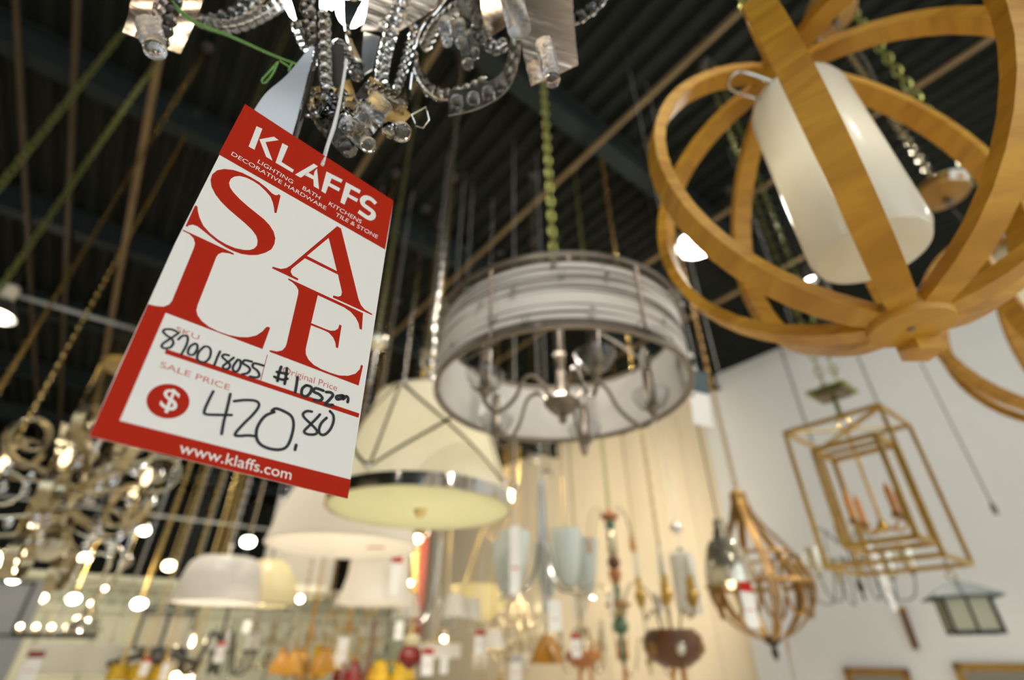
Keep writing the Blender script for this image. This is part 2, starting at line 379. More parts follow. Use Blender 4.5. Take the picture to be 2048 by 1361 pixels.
SS = [(1305,445),(1285,425),(1265,437),(1240,437),(1200,415),(1130,345),(1040,275),(940,215),(830,160),(720,125),(610,113),(520,130),(460,180),(438,250),(450,330),(500,430),(570,520),(660,610),(760,695),(860,780),(950,865),(1005,940),(1022,1000),(1015,1060),(975,1100),(920,1117),(850,1115),(740,1092),(630,1045),(530,985),(430,905),(350,815),(305,720),(283,640),(278,580),(262,565),(245,570),(130,820),(150,832),(170,812),(220,803),(275,822),(350,880),(430,945),(520,1015),(620,1080),(720,1130),(820,1165),(920,1180),(1020,1178),(1120,1150),(1195,1105),(1230,1040),(1240,970),(1220,890),(1170,810),(1100,735),(1000,655),(900,575),(800,485),(720,400),(680,340),(668,285),(690,235),(735,207),(800,200),(880,220),(960,258),(1040,310),(1120,385),(1180,455),(1210,530),(1225,600),(1230,655),(1255,660)]
LL = [(415,95),(600,180),(910,325),(910,342),(860,325),(800,318),(760,335),(740,365),(650,600),(560,830),(548,880),(560,930),(600,985),(670,1040),(760,1085),(860,1120),(960,1140),(1050,1143),(1130,1125),(1190,1085),(1225,1045),(1245,1040),(1265,1052),(1190,1258),(250,905),(244,912),(60,880),(78,820),(150,838),(230,845),(280,825),(310,790),(525,270),(535,230),(520,180),(480,140),(415,107)]
AO = [(818,72),(862,98),(1060,900),(1088,968),(1130,1018),(1215,1068),(1212,1082),(768,882),(775,858),(830,873),(862,862),(872,820),(827,622),(452,437),(302,556),(290,590),(312,632),(378,668),(372,690),(78,550),(88,532),(180,558),(240,548),(285,522)]
AH = [(722,205),(475,410),(815,582)]
EE = [(322,98),(1168,492),(1155,680),(1128,672),(1118,610),(1085,545),(1030,480),(950,425),(655,288),(580,605),(740,672),(800,692),(850,690),(885,668),(900,622),(925,632),(885,890),(860,882),(855,830),(830,770),(780,715),(720,685),(578,630),(518,900),(520,960),(550,1020),(610,1080),(700,1130),(800,1170),(900,1200),(1000,1203),(1080,1180),(1130,1130),(1145,1078),(1168,1090),(1118,1315),(105,930),(112,912),(190,928),(250,915),(285,880),(300,845),(432,280),(435,230),(410,185),(370,145),(318,112)]
flat('headline_letter', [zm(SS, *Z2)], 'red_ink', Zr); flat('headline_letter', [(zm(AO, *Z4), [zm(AH, *Z4)])], 'red_ink', Zr)
flat('headline_letter', [zm(LL, *Z3)], 'red_ink', Zr); flat('headline_letter', [zm(EE, *Z5)], 'red_ink', Zr)
pL = zm([(78, 820)], *Z3)[0]; pI = zm([(247, 908)], *Z3)[0]
frm = flat('border_band', [[pL, pI, (239, 842), (701.5, 960), TAG_C[2], TAG_C[3]]], 'red_ink', Zr + .00001)
flat('divider_bar', [zm([(532, 405), (1664, 783), (1658, 808), (525, 432)], *C5)], 'red_ink', Zr)
flat('divider_line', [zm([(283, 50), (290, 52), (220, 322), (212, 320)], *Z7)], 'red_ink', Zr)
c0 = V(tp(*zm([(547, 710)], *C5)[0])); e0 = V(tp(*zm([(422, 697)], *C5)[0])); e1 = V(tp(*zm([(672, 722)], *C5)[0])); rr = (e1 - e0).length / 2
me = MB().poly([(c0.x + rr * cos(2 * pi * i / 40), c0.y + rr * sin(2 * pi * i / 40)) for i in range(40)], (), Zr).mesh('price_disc', 'red_ink', 0)
disc = link('price_disc', me, tagr)
for pg in me.polygons:
    if pg.normal.z < 0: pg.flip()
K = [[(305,258),(362,282),(285,487),(228,455)], [(333,385),(475,360),(520,393),(392,412),(460,592),(400,556)]]
def stroke(pts, w, o, k=6, smooth=True):       # felt-pen line of constant width as an outline
    P = [V((*tp(*q), 0)) for q in zm(pts, *o)]; P = catmull(P, k) if smooth and len(P) > 2 else P
    a = V((*tp(*zm([pts[0]], *o)[0]), 0)); b2 = V((*tp(*zm([(pts[0][0] + w, pts[0][1])], *o)[0]), 0)); hw = (b2 - a).length / 2
    return P, hw
def strokes(name, lst, w, o, m, z, parent=None, taper=False):
    b = MB()
    for pts in lst:
        P, hw = stroke(pts, w, o); vs = []
        for i, p in enumerate(P):
            t = (P[min(i + 1, len(P) - 1)] - P[max(i - 1, 0)]); t = t.normalized() if t.length > 0 else V((1, 0, 0)); nn = V((-t.y, t.x, 0)) * hw
            vs += [V((p.x, p.y, z)) + nn, V((p.x, p.y, z)) - nn]
        b.add(vs, [(2 * i, 2 * i + 1, 2 * i + 3, 2 * i + 2) for i in range(len(P) - 1)])
        for p in (P[0], P[-1]):
            if not taper: b.poly([(p.x + hw * cos(a * pi / 5), p.y + hw * sin(a * pi / 5)) for a in range(10)], (), z)
    me = b.mesh(name, m, 0)
    for pg in me.polygons:
        if pg.normal.z < 0: pg.flip()
    return link(name, me, parent or tagr)
flat('logo_letter', [zm(p, *Z1) for p in K], 'paper', Zt, hdr)
flat('logo_letter', [zm([(557,422),(613,452),(548,605),(668,682),(655,708),(490,612)], *Z1)], 'paper', Zt, hdr)
flat('logo_letter', [zm([(862,622),(902,648),(735,758),(680,728)], *Z1), zm([(868,700),(893,668),(912,870),(862,842),(858,775),(765,728),(800,705),(862,740)], *Z1)], 'paper', Zt, hdr)
flat('logo_letter', [zm([(985,698),(1142,778),(1128,808),(1035,765),(1018,808),(1118,862),(1105,892),(1003,838),(975,913),(935,888)], *Z1)], 'paper', Zt, hdr)
flat('logo_letter', [zm([(1175,802),(1318,880),(1305,912),(1222,868),(1203,918),(1292,965),(1280,995),(1190,945),(1160,1020),(1120,998)], *Z1)], 'paper', Zt, hdr)
strokes('logo_letter', [[(1465,1010),(1420,967),(1370,952),(1335,980),(1345,1020),(1395,1058),(1438,1095),(1435,1135),(1395,1150),(1330,1110),(1297,1085)]], 40, Z1, 'paper', Zt, hdr, True)
FONT_CAP = None
def text(name, s, BL, BR, TL, m, z, parent=None, full=False, bold=0.0):
    cu = bpy.data.curves.new('text_curve', 'FONT'); cu.body = s; cu.offset = bold
    o = bpy.data.objects.new('text_tmp', cu); COL.objects.link(o); dg = bpy.context.evaluated_depsgraph_get(); dg.update()
    me = bpy.data.meshes.new_from_object(o.evaluated_get(dg)); bpy.data.objects.remove(o); bpy.data.curves.remove(cu)
    xs = [q.co.x for q in me.vertices]; ys = [q.co.y for q in me.vertices]; x0, x1 = min(xs), max(xs)
    y0, y1 = (min(ys), max(ys)) if full else (0.0, max(ys))
    p0, p1, p2 = (V(tp(*q)) for q in (BL, BR, TL))
    for q in me.vertices:
        a = (q.co.x - x0) / (x1 - x0); c = (q.co.y - y0) / (y1 - y0); w = p0 + (p1 - p0) * a + (p2 - p0) * c; q.co = (w.x, w.y, z)
    me.materials.clear(); me.materials.append(MATS[m]); me.update()
    for pg in me.polygons:
        if pg.normal.z < 0: pg.flip()
    return link(name, me, parent or tagr)
def tz(name, s, o, bl, br, tl, m, z, parent=None, **k): return text(name, s, *zm([bl, br, tl], *o), m, z, parent, **k)
tz('small_print', 'LIGHTING', Z1, (312, 612), (652, 818), (330, 580), 'paper', Zt, hdr); tz('small_print', 'BATH', Z1, (748, 870), (915, 972), (764, 838), 'paper', Zt, hdr)
tz('small_print', 'KITCHENS', Z1, (1003, 1022), (1318, 1205), (1020, 990), 'paper', Zt, hdr); tz('small_print', 'DECORATIVE HARDWARE', Z1, (57, 537), (977, 1074), (74, 504), 'paper', Zt, hdr)
tz('small_print', 'TILE & STONE', Z1, (1068, 1128), (1477, 1352), (1084, 1096), 'paper', Zt, hdr)
tz('field_caption', 'SKU', Z6, (685, 243), (945, 345), (703, 188), 'pale_red_ink', Zr + .00002); tz('field_caption', 'SALE PRICE', Z6, (503, 652), (1295, 918), (525, 586), 'pale_red_ink', Zr + .00002)
tz('field_caption', 'Original Price', Z7, (440, 238), (1012, 434), (456, 172), 'pale_red_ink', Zr + .00002)
tz('web_address', 'www.klaffs.com', C5, (603, 1012), (1262, 1172), (622, 946), 'pale_paper' if 'pale_paper' in MATS else 'paper', Zt, frm, bold=0.004)
tz('currency_sign', '$', Z8, (985, 410), (1210, 492), (1102, 90), 'paper', Zt, disc, full=True, bold=0.008)
strokes('handwritten_number', [[(700,250),(640,225),(570,225),(545,250),(580,290),(640,330),(660,380),(630,425),(570,440),(530,425),(540,390),(610,340),(680,295),(720,265)],[(715,340),(760,300),(810,300),(825,340),(800,420),(750,510)],[(905,385),(850,420),(825,480),(840,510),(890,510),(930,450),(930,400),(905,385)],[(1010,420),(950,480),(930,550),(960,590),(1020,595),(1070,545),(1085,470),(1060,425),(1010,420)],[(1190,475),(1160,540),(1125,630)],[(1290,520),(1240,510),(1215,535),(1260,580),(1300,620),(1290,665),(1240,675),(1225,640),(1290,590),(1345,545)],[(1390,570),(1340,640),(1340,690),(1385,700),(1420,640),(1420,580),(1390,570)],[(1550,590),(1470,575),(1450,610),(1500,640),(1530,680),(1500,720),(1440,735)],[(1680,635),(1580,610),(1560,650),(1610,690),(1635,740),(1610,770),(1530,760)]], 29, Z6, 'black_ink', Zi)
strokes('handwritten_number', [[(808,655),(785,700),(757,765),(765,788),(840,792),(915,793)],[(908,670),(890,750),(870,830),(857,903)],[(930,712),(1000,705),(1060,712),(1075,740),(1040,790),(980,850),(935,905),(960,915),(1010,912),(1060,918)],[(1165,775),(1110,800),(1068,860),(1060,920),(1085,965),(1140,990),(1200,995),(1240,975),(1265,920),(1278,850),(1265,800),(1220,770),(1175,755),(1150,768)],[(1293,968),(1286,996)]], 18, C5, 'black_ink', Zi)
strokes('handwritten_number', [[(750,650),(700,645),(660,670),(670,710),(730,770),(790,830),(805,870),(770,890),(700,885),(670,855),(720,800),(790,730),(835,680)],[(905,715),(850,770),(825,840),(840,885),(885,890),(940,840),(975,760),(975,690),(940,645)]], 28, Z7, 'black_ink', Zi)
strokes('handwritten_number', [[(430,180),(405,250),(390,330)],[(490,195),(480,270),(465,360)],[(385,235),(495,255)],[(358,285),(440,315),(495,305)],[(600,290),(590,370),(575,450)],[(690,375),(650,410),(645,470),(690,490),(735,450),(745,395),(700,375)],[(870,430),(790,405),(770,440),(830,470),(860,510),(830,535),(770,525)],[(900,445),(950,450),(970,480),(930,530),(890,575),(970,580)],[(1070,480),(1010,490),(1015,520),(1060,510),(1080,480),(1075,520),(1110,490),(1130,510),(1125,550)]], 30, Z7, 'black_ink', Zi)
# punched hole and hanging string
hp = V(tp(*zm([(948, 622)], *Z1)[0])); MB().poly([(hp.x + .0013 * cos(2 * pi * i / 16), hp.y + .0013 * sin(2 * pi * i / 16)) for i in range(16)], (), Zi).build('punched_hole', 'black_ink', tagr, 0)
hw_ = TM @ V((hp.x, hp.y, .0004))
string_pts = [hw_, at(652, 300, .325), at(668, 250, .332), at(680, 200, .34), at(693, 120, .352)]
MB().tube([TMI @ p for p in catmull([hw_ - tn * .003] + string_pts, 5)], .0011, 7).build('hanging_string', 'cord_white', tagr)
MB().tube([TMI @ p for p in catmull([hw_ + tn * .001, at(657, 290, .328), at(672, 245, .334), at(690, 150, .35)], 5)], .0008, 6).build('hanging_string', 'cord_white', tagr)

# ------------------------------------------------------------------ crystal ribbon chandelier above the tag
base = at(760, -60, .43)
ch = thing('crystal_chandelier', 'polished steel ribbon chandelier strung with crystal beads at the top edge', 'chandelier', base)
def lc(p): return V(p) - base
bead_me = MB().sphere((0, 0, 0), .0062, 8, 5).mesh('crystal_bead', 'crystal')
small_me = MB().sphere((0, 0, 0), .0045, 7, 4).mesh('crystal_bead', 'crystal')
def ribbon(L, R, m='steel', beads=None, th=.0011, big=True, off=.006, side=1, double=False):
    Lp = catmull([lc(at(*p)) for p in L], 7); Rp = catmull([lc(at(*p)) for p in R], 7)
    o = MB().loft(Lp, Rp, th).build('ribbon', m, ch)
    if beads:
        mid = [(a + b) / 2 for a, b in zip(Lp, Rp)]; place_beads(o, mid, beads, big, Lp, Rp, off * side, double)
    return o
def place_beads(o, path, n, big=True, Lp=None, Rp=None, off=0.0, double=False):
    seg = [0]; 
    for i in range(1, len(path)): seg.append(seg[-1] + (path[i] - path[i - 1]).length)
    for i in range(n):
        s = seg[-1] * (i + .5) / n; k = next(j for j in range(1, len(seg)) if seg[j] >= s - 1e-9)
        f = (s - seg[k - 1]) / max(seg[k] - seg[k - 1], 1e-9); p = path[k - 1].lerp(path[k], f)
        q = p + (CAM - base - p).normalized() * abs(off)
        if double and Lp:
            w = (Rp[k] - Lp[k]).normalized() * .0055
            link('crystal_bead', bead_me if big else small_me, o, q + w); link('crystal_bead', small_me, o, q - w)
        else: link('crystal_bead', bead_me if big else small_me, o, q)
def beadstr(pts, n, big=True, wire='steel'):
    P = catmull([lc(at(*p)) for p in pts], 6); o = MB().tube(P, .0006, 4).build('bead_wire', wire, ch); place_beads(o, P, n, big); return o
def prism_crystal(a, b, r, parent=None, ball=True):
    A, B = lc(at(*a)), lc(at(*b)); o = MB().tube([A, A + (B - A) * .5, B], r, 9).build('crystal_rod', 'seeded_crystal', parent or ch)
    if ball: MB().sphere(B + (B - A).normalized() * r * .7, r * .95, 10, 7).build('crystal_ball', 'crystal', o)
    return o
ribbon([(275,-70,.41),(258,20,.388),(244,64,.38)], [(425,-70,.45),(398,22,.435),(360,108,.425)], 'brown_tint_steel', 9, double=True)
prism_crystal((296, 45, .372), (306, 84, .371), .0085)
ribbon([(500,-60,.47),(470,10,.46),(420,30,.455),(392,34,.45)], [(560,-60,.47),(520,10,.46),(450,45,.455),(396,46,.45)], 'steel', 10)
beadstr([(395,40,.44),(440,54,.44),(480,50,.44),(522,32,.44),(560,6,.44),(580,-30,.44)], 13)
ribbon([(560,-60,.42),(585,10,.41),(600,60,.40),(622,92,.385)], [(640,-60,.42),(640,10,.40),(640,60,.39),(630,94,.38)], 'steel', 5)
ribbon([(622,92,.372),(575,150,.362),(530,190,.354),(498,240,.348)], [(629,95,.374),(614,160,.364),(599,220,.357),(584,275,.352)], 'steel_matte', None)
ribbon([(632,93,.370),(618,160,.360),(603,222,.352),(589,278,.348)], [(637,92,.376),(625,160,.366),(609,224,.360),(593,280,.356)], 'iron', None)
ribbon([(632,20,.385),(634,110,.372),(641,180,.362),(662,236,.352),(690,268,.346)], [(662,20,.385),(664,110,.372),(668,180,.362),(690,225,.356),(725,262,.350)], 'steel', 12, big=False)
ribbon([(655,90,.378),(656,140,.374),(658,180,.37)], [(688,90,.378),(686,140,.374),(688,180,.37)], 'iron', None)
ribbon([(616,178,.382),(624,215,.374),(646,258,.366),(676,290,.358)], [(700,160,.392),(712,198,.384),(714,240,.372),(704,292,.362)], 'gold_steel', 8, big=True, off=.008)
ribbon([(742,154,.378),(782,186,.372),(822,230,.366)], [(712,192,.372),(746,226,.366),(790,262,.360)], 'gold_steel', None)
ribbon([(712,190,.366),(730,166,.372),(746,154,.38)], [(740,226,.364),(742,200,.37),(746,158,.38)], 'iron', None)
ribbon([(716,196,.364),(748,230,.360),(792,264,.356)], [(722,212,.352),(752,246,.350),(796,278,.348)], 'steel', 3, big=True, off=.004)
prism_crystal((764, 202, .352), (726, 254, .348), .0085, ball=False); prism_crystal((690, 246, .346), (728, 282, .345), .0062)
prism_crystal((672, 262, .35), (688, 284, .349), .0075); prism_crystal((606, 188, .375), (613, 210, .374), .006)
b = MB(); P = [lc(at(x, y, .362)) for x, y in ((824,230),(852,214),(858,240),(846,256),(832,252))]; b.tube(P, .0007, 6, True).build('wire_loop', 'steel', ch)
MB().sphere(lc(at(802, 264, .352)), .0075, 12, 8).build('crystal_ball', 'crystal', ch)
ribbon([(738,-60,.43),(733,20,.42),(722,62,.41)], [(890,-60,.45),(872,10,.445),(802,60,.43)], 'warm_tint_steel', 7, off=.008)
beadstr([(806,-20,.415),(790,40,.41),(772,100,.40),(762,160,.39),(770,190,.38)], 13, True); beadstr([(830,50,.42),(815,110,.41),(800,160,.40),(790,185,.39)], 9, False)
ribbon([(688,0,.42),(690,60,.41),(705,110,.40),(722,150,.395)], [(726,0,.42),(700,60,.415),(716,110,.41),(730,130,.40)], 'steel', None)
ribbon([(728,65,.415),(724,110,.405),(728,150,.395)], [(760,75,.42),(752,110,.41),(744,140,.40)], 'steel_matte', None)
ribbon([(905,-30,.45),(868,20,.445),(838,50,.44),(824,90,.435),(818,140,.43),(814,190,.42),(818,228,.40)], [(912,-30,.42),(876,20,.42),(846,52,.41),(832,92,.41),(825,140,.40),(820,190,.395),(823,230,.38)], 'steel', None)
ribbon([(822,90,.45),(826,120,.45),(845,160,.45),(880,182,.45),(930,178,.455),(970,160,.46)], [(824,120,.43),(832,150,.43),(852,180,.43),(886,200,.43),(935,186,.43),(975,165,.44)], 'steel', 11, off=.006)
ribbon([(1000,-40,.46),(1022,20,.455),(1022,80,.45),(1008,140,.44),(960,172,.43),(897,182,.42)], [(1030,-40,.44),(1044,20,.435),(1044,85,.43),(1020,172,.42),(965,214,.41),(897,232,.40)], 'brushed_grey', 11, off=.008)
ribbon([(962,-60,.42),(962,20,.41),(978,78,.40)], [(1040,-60,.45),(1030,10,.435),(1014,52,.43)], 'warm_tint_steel', None); prism_crystal((1022, -10, .405), (1040, 62, .40), .0095, ball=False)
ribbon([(900,-40,.44),(920,20,.43),(950,50,.42),(978,80,.41)], [(970,-40,.43),(965,0,.42),(968,40,.41),(978,76,.402)], 'brushed_grey', 4, big=False)
ribbon([(1040,-50,.43),(1040,70,.415),(1062,172,.405)], [(1142,-50,.45),(1148,50,.435),(1156,130,.425)], 'warm_tint_steel', None)
prism_crystal((1088, 84, .402), (1101, 146, .400), .0075)
ribbon([(1090,-30,.47),(1110,10,.465),(1140,30,.46),(1180,10,.46),(1215,-30,.46)], [(1070,-20,.46),(1098,30,.455),(1140,52,.45),(1190,25,.45),(1225,-20,.45)], 'steel', 9, off=.006)
for q in ((890, 40), (918, 44), (944, 66), (932, 86)): prism_crystal((q[0], q[1], .43), (q[0] + 3, q[1] + 34, .428), .0055, ball=True)
for pts, n in (([(596,50,.40),(612,90,.392),(640,118,.385),(662,130,.38)],8), ([(676,90,.39),(700,128,.385),(716,152,.38)],7), ([(736,176,.372),(770,192,.368),(806,212,.364)],6), ([(848,96,.44),(872,52,.44),(905,22,.44),(940,0,.44)],9), ([(950,52,.42),(985,96,.42),(1010,88,.42)],6), ([(620,186,.376),(634,226,.368),(660,262,.36),(690,284,.355)],9)): beadstr(pts, n, True)
for q in ((640, 210), (668, 224), (700, 214), (676, 196), (655, 240)): MB().sphere(lc(at(q[0], q[1], .352)), .0078, 6, 4, 1.3).build('crystal_ball', 'crystal', ch, smooth=0)
# candle bulbs inside the ribbons
for q in ((704, 14, .44, .015), (612, -2, .45, .019), (655, 0, .43, .008)):
    MB().lathe([(.0005, -q[3] * 1.7), (q[3] * .7, -q[3]), (q[3], 0), (q[3] * .75, q[3]), (q[3] * .2, q[3] * 2), (.0005, q[3] * 2.3)], 14, lc(at(*q[:3]))).build('candle_bulb', 'bulb_cool', ch)
ctr = base + V((-.01, .02, .10)); MB().lathe([(.001, -.04), (.03, -.035), (.055, -.01), (.06, .02), (.02, .05), (.012, .16), (.001, .16)], 24, lc(ctr)).build('hub', 'steel', ch)
for (x, y, d) in ((330,-65,.43),(530,-60,.47),(600,-58,.42),(812,-60,.44),(908,-30,.435),(1015,-40,.45),(1000,-58,.435),(1090,-50,.44),(1218,-25,.455),(935,-40,.435),(707,0,.42)):
    e = lc(at(x, y, d)); s0 = lc(ctr) + V((0, 0, .02)); MB().tube(catmull([s0, (s0 + e) / 2 + V((0, 0, .05)), e], 5), .0035, 6).build('arm', 'steel', ch)
chain(ch, lc(ctr).z + .16, L=.04, m='nickel', single=False, xy=(lc(ctr).x, lc(ctr).y))
# green cord tied across the ribbons
gs = thing('green_cord', 'green twine tied between chandelier ribbons with loose looped ends', 'cord', at(590, 130, .36))
def lg(p): return at(*p) - gs.location
for k, o in enumerate((0, 3, -3)):
    MB().tube(catmull([lg((330, -10 + o, .415)), lg((382, 40 + o, .40)), lg((460, 72 + o * .6, .39)), lg((540, 108 + o * .4, .375)), lg((592, 128 + o * .3, .366))], 6), .0007, 5).build('strand', 'cord_green', gs)
MB().tube(catmull([lg((556, 124, .372)), lg((540, 142, .37)), lg((524, 160, .369)), lg((530, 166, .369)), lg((545, 148, .37)), lg((556, 124, .371))], 5), .0008, 5).build('loop_end', 'cord_green', gs)
MB().tube(catmull([lg((560, 122, .371)), lg((578, 134, .368)), lg((577, 142, .367)), lg((584, 126, .367))], 5), .0008, 5).build('loop_end', 'cord_green', gs)

# ------------------------------------------------------------------ wooden orb pendants
def lamp(root, loc, watts, r=.03, col=(1, .86, .62)):            # point light inside a shade; added to the unlit orb and drum
    l = bpy.data.lights.new('shade_light', 'POINT'); l.energy = watts; l.color = col; l.shadow_soft_size = r
    o = bpy.data.objects.new('shade_light', l); COL.objects.link(o); o.parent = root; o.location = loc; return o
def orb(loc, D, phase, label, w=.031, t=.015):
    r = thing('orb_pendant', label, 'pendant', loc, group='wooden orb pendants'); R = D / 2 - t / 2
    n = 22; th = [-pi / 2 + .10 + (pi - .2) * i / n for i in range(n + 1)]
    pts = [V((R * cos(a), 0, D / 2 + R * sin(a))) for a in th]; nd = [V((cos(a), 0, sin(a))) for a in th]; wdv = [V((0, 1, 0))] * len(th)
    b = MB().band(pts, wdv, nd, [w * (.55 + .45 * min(1, 4 * abs(cos(a)))) for a in th], t); me = b.mesh('rib', 'maple', 30)
    bm = bmesh.new(); bm.from_mesh(me); bmesh.ops.recalc_face_normals(bm, faces=bm.faces); bm.to_mesh(me); bm.free()
    for k in range(8): link('rib', me, r, (0, 0, 0), (0, 0, phase + k * pi / 4))
    h = MB().lathe([(.001, -.004), (.040, -.004), (.042, .004), (.042, .016), (.001, .018)], 28).build('hub_disc', 'maple', r)
    MB().lathe([(.001, -.006), (.004, -.006), (.004, -.003), (.001, -.003)], 10).build('screw', 'brushed_grey', h)
    MB().box((.03 * cos(phase), .03 * sin(phase) + .03, -.006), (.03, .03, .025)).build('hub_block', 'maple', r)
    MB().lathe([(.001, D - .018), (.042, D - .016), (.042, D - .002), (.001, D)], 28).build('hub_disc', 'maple', r)
    sh = MB().lathe([(.001, .098), (.045, .099), (.060, .106), (.066, .122), (.066, .40), (.062, .415), (.045, .42), (.04, .415), (.058, .40), (.062, .39), (.062, .125), (.056, .112), (.001, .106)], 40).build('glass_shade', 'opal_glass', r)
    MB().lathe([(.001, .415), (.05, .418), (.05, .43), (.012, .435), (.012, D - .01), (.001, D - .01)], 20).build('socket_cup', 'green_brass', r)
    MB().tube([V((.012, .055, .43)), V((.012, .055, .40))], .004, 8).build('clip', 'green_brass', sh)
    MB().tube(catmull([V((-.05, -.03, .42)), V((-.11, -.05, .41)), V((-.115, -.03, .40)), V((-.05, -.01, .405))], 5), .0022, 6).build('wire_loop', 'nickel', r)
    MB().tube([V((0, 0, D)) + pol(.02, 2 * pi * i / 12).x * V((1, 0, 0)) + V((0, 0, .02 + .02 * sin(2 * pi * i / 12))) for i in range(12)], .003, 6, True).build('top_ring', 'green_brass', r)
    lamp(r, (0, 0, .26), .55, .03, (1, .93, .76))  # weak light added inside to brighten the glass cylinder
    chain(r, D + .035, L=.042, m='green_brass')
    return r
orb(at(1820, 652, .55), .50, radians(4), 'large bent maple orb pendant around a white glass cylinder, upper right')
orb(at(2310, 845, .90), .50, radians(20), 'second bent maple orb pendant cut off by the right edge')

# ------------------------------------------------------------------ drum chandelier with wound thread shade
def rot_parts(name, me, root, n, phase=0.0): return [link(name, me, root, (0, 0, 0), (0, 0, phase + 2 * pi * k / n)) for k in range(n)]
dr = thing('drum_chandelier', 'wide drum chandelier with thread wound white shade, crystal studs and pewter arms', 'chandelier', (.108, .985, 2.076))
RD, HD = .272, .150
sh = MB().shell([(RD, .006), (RD + .002, HD * .5), (RD, HD - .004)], .0015, 64).build('shade', 'wound_thread', dr)
MB().shell([(RD - .008, .006), (RD - .008, HD - .004)], .001, 64).build('shade_lining', 'organza', dr)
MB().ring(RD, .0055, .002, 64).build('bottom_ring', 'pewter', dr); MB().ring(RD + .006, .006, HD + .012, 64).build('top_ring', 'pewter', dr)
MB().ring(RD, .003, HD - .002, 64).build('top_wire', 'pewter', dr)
for k in range(6):
    a = radians(-62 + 60 * k); MB().bar(pol(RD + .004, a, 0), pol(RD + .006, a, HD + .014), .0045).build('upright', 'pewter', dr)
stud = MB().sphere((0, 0, 0), .0062, 8, 5).mesh('crystal_stud', 'crystal')
rnd = random.Random(3)
for k in range(46):
    a = 2 * pi * (k + rnd.random() * .8) / 46; link('crystal_stud', stud, sh, pol(RD + .007, a, .012 + rnd.random() * (HD - .02)))
for k in range(14):
    a = 2 * pi * k / 14; link('crystal_stud', stud, sh, pol(RD + .012, a, HD + .006 if k % 2 else .004))
MB().lathe([(.001, -.065), (.006, -.062), (.010, -.052), (.006, -.045), (.022, -.038), (.034, -.026), (.040, -.016), (.034, -.006), (.018, .002), (.014, .012), (.011, .03), (.011, .10), (.016, .105), (.011, .11), (.011, .24), (.004, .26), (.001, .26)], 20).build('stem', 'pewter', dr)
ap = catmull([V((.03, 0, -.015)), V((.06, 0, .025)), V((.095, 0, .02)), V((.12, 0, -.035)), V((.16, 0, -.075)), V((.187, 0, -.062)), V((.19, 0, -.045))], 6)
ame = MB().tube(ap, .0042, 7).mesh('arm', 'pewter')
cupm = MB().lathe([(.001, -.05), (.008, -.048), (.012, -.040), (.018, -.034), (.012, -.03), (.011, -.028), (.001, -.028)], 16, (.19, 0, 0)).mesh('candle_cup', 'pewter')
slv = MB().lathe([(.001, -.03), (.0115, -.03), (.0115, .055), (.009, .058), (.001, .058)], 14, (.19, 0, 0)).mesh('candle_sleeve', 'pewter')
bob = MB().shell([(.012, -.036), (.026, -.03), (.036, -.012), (.040, 0)], .002, 16, (.19, 0, 0)).mesh('glass_bobeche', 'crystal')
blb = MB().lathe([(.001, .056), (.009, .06), (.014, .08), (.010, .10), (.002, .118), (.001, .12)], 12, (.19, 0, 0)).mesh('candle_bulb', 'flame_glass')
for o in rot_parts('arm', ame, dr, 5, radians(68)):
    for nm, me in (('candle_cup', cupm), ('candle_sleeve', slv), ('glass_bobeche', bob), ('candle_bulb', blb)): link(nm, me, o)
for k in range(3):
    a = radians(30 + 120 * k); MB().tube([V((0, 0, .25)), pol(RD, a, HD + .012)], .003, 6).build('spoke', 'pewter', dr)
MB().tube([V((.02 * cos(t), 0, .275 + .02 * sin(t))) for t in (2 * pi * i / 12 for i in range(12))], .003, 6, True).build('loop', 'green_brass', dr)
lamp(dr, (0, 0, .07), 2.6, .03, (1, .92, .80))  # light added at the centre to brighten the drum shade
chain(dr, .30, L=.036, m='green_brass')
# grey price card hanging beyond the drum
pc = thing('price_card', 'dark topped grey price card hanging by the right rim of the drum chandelier', 'price card', at(1400, 800, 1.75)); X = V((.97, .2, -.12)).normalized(); Zc = V((.06, -.05, 1)).normalized(); Y = Zc.cross(X).normalized()
MB().box((0, 0, 0), (.075, .0015, .19), (X, Y, Zc)).build('card', 'sticker', pc, 0); MB().box(Zc * .07, (.079, .008, .085), (X, Y, Zc)).build('header', 'dark_tag', pc, 0)
MB().tube(catmull([Zc * .09, Zc * .16 + X * .03, V((.03, .05, .4)), V((.05, .1, 1.2)), V((.05, .1, CEIL - pc.location.z))], 5), .0012, 5).build('string', 'iron', pc)

# ------------------------------------------------------------------ strapped tapered shade and the shades beyond it
def cone_pt(r0, r1, h, a, t, off=0.0): r = r0 + (r1 - r0) * t + off; return pol(r, a, .03 + (h - .03) * t)
st = thing('strapped_shade_pendant', 'tapered cream drum pendant crossed by chrome straps with frosted bottom panel', 'pendant', (-.274, 1.53, 1.967))
R0, R1, H = .268, .170, .345
MB().shell([(R0, .03), (R1, H)], .003, 56, mod=lambda j: 1 + .004 * (j % 2)).build('shade', 'linen', st)
MB().shell([(R0 + .004, -.004), (R0 + .003, .032)], .004, 56).build('bottom_band', 'steel', st); MB().ring(R1 + .002, .004, H, 48).build('top_ring', 'steel', st)
dif = MB().lathe([(.001, -.002), (R0 - .004, -.004), (R0 - .002, .004), (.001, .006)], 56).build('diffuser', 'frosted', st)
MB().lathe([(.001, -.022), (.012, -.02), (.014, -.008), (.022, -.003), (.001, -.002)], 16).build('finial', 'brass', dif)
A0 = radians(-112)
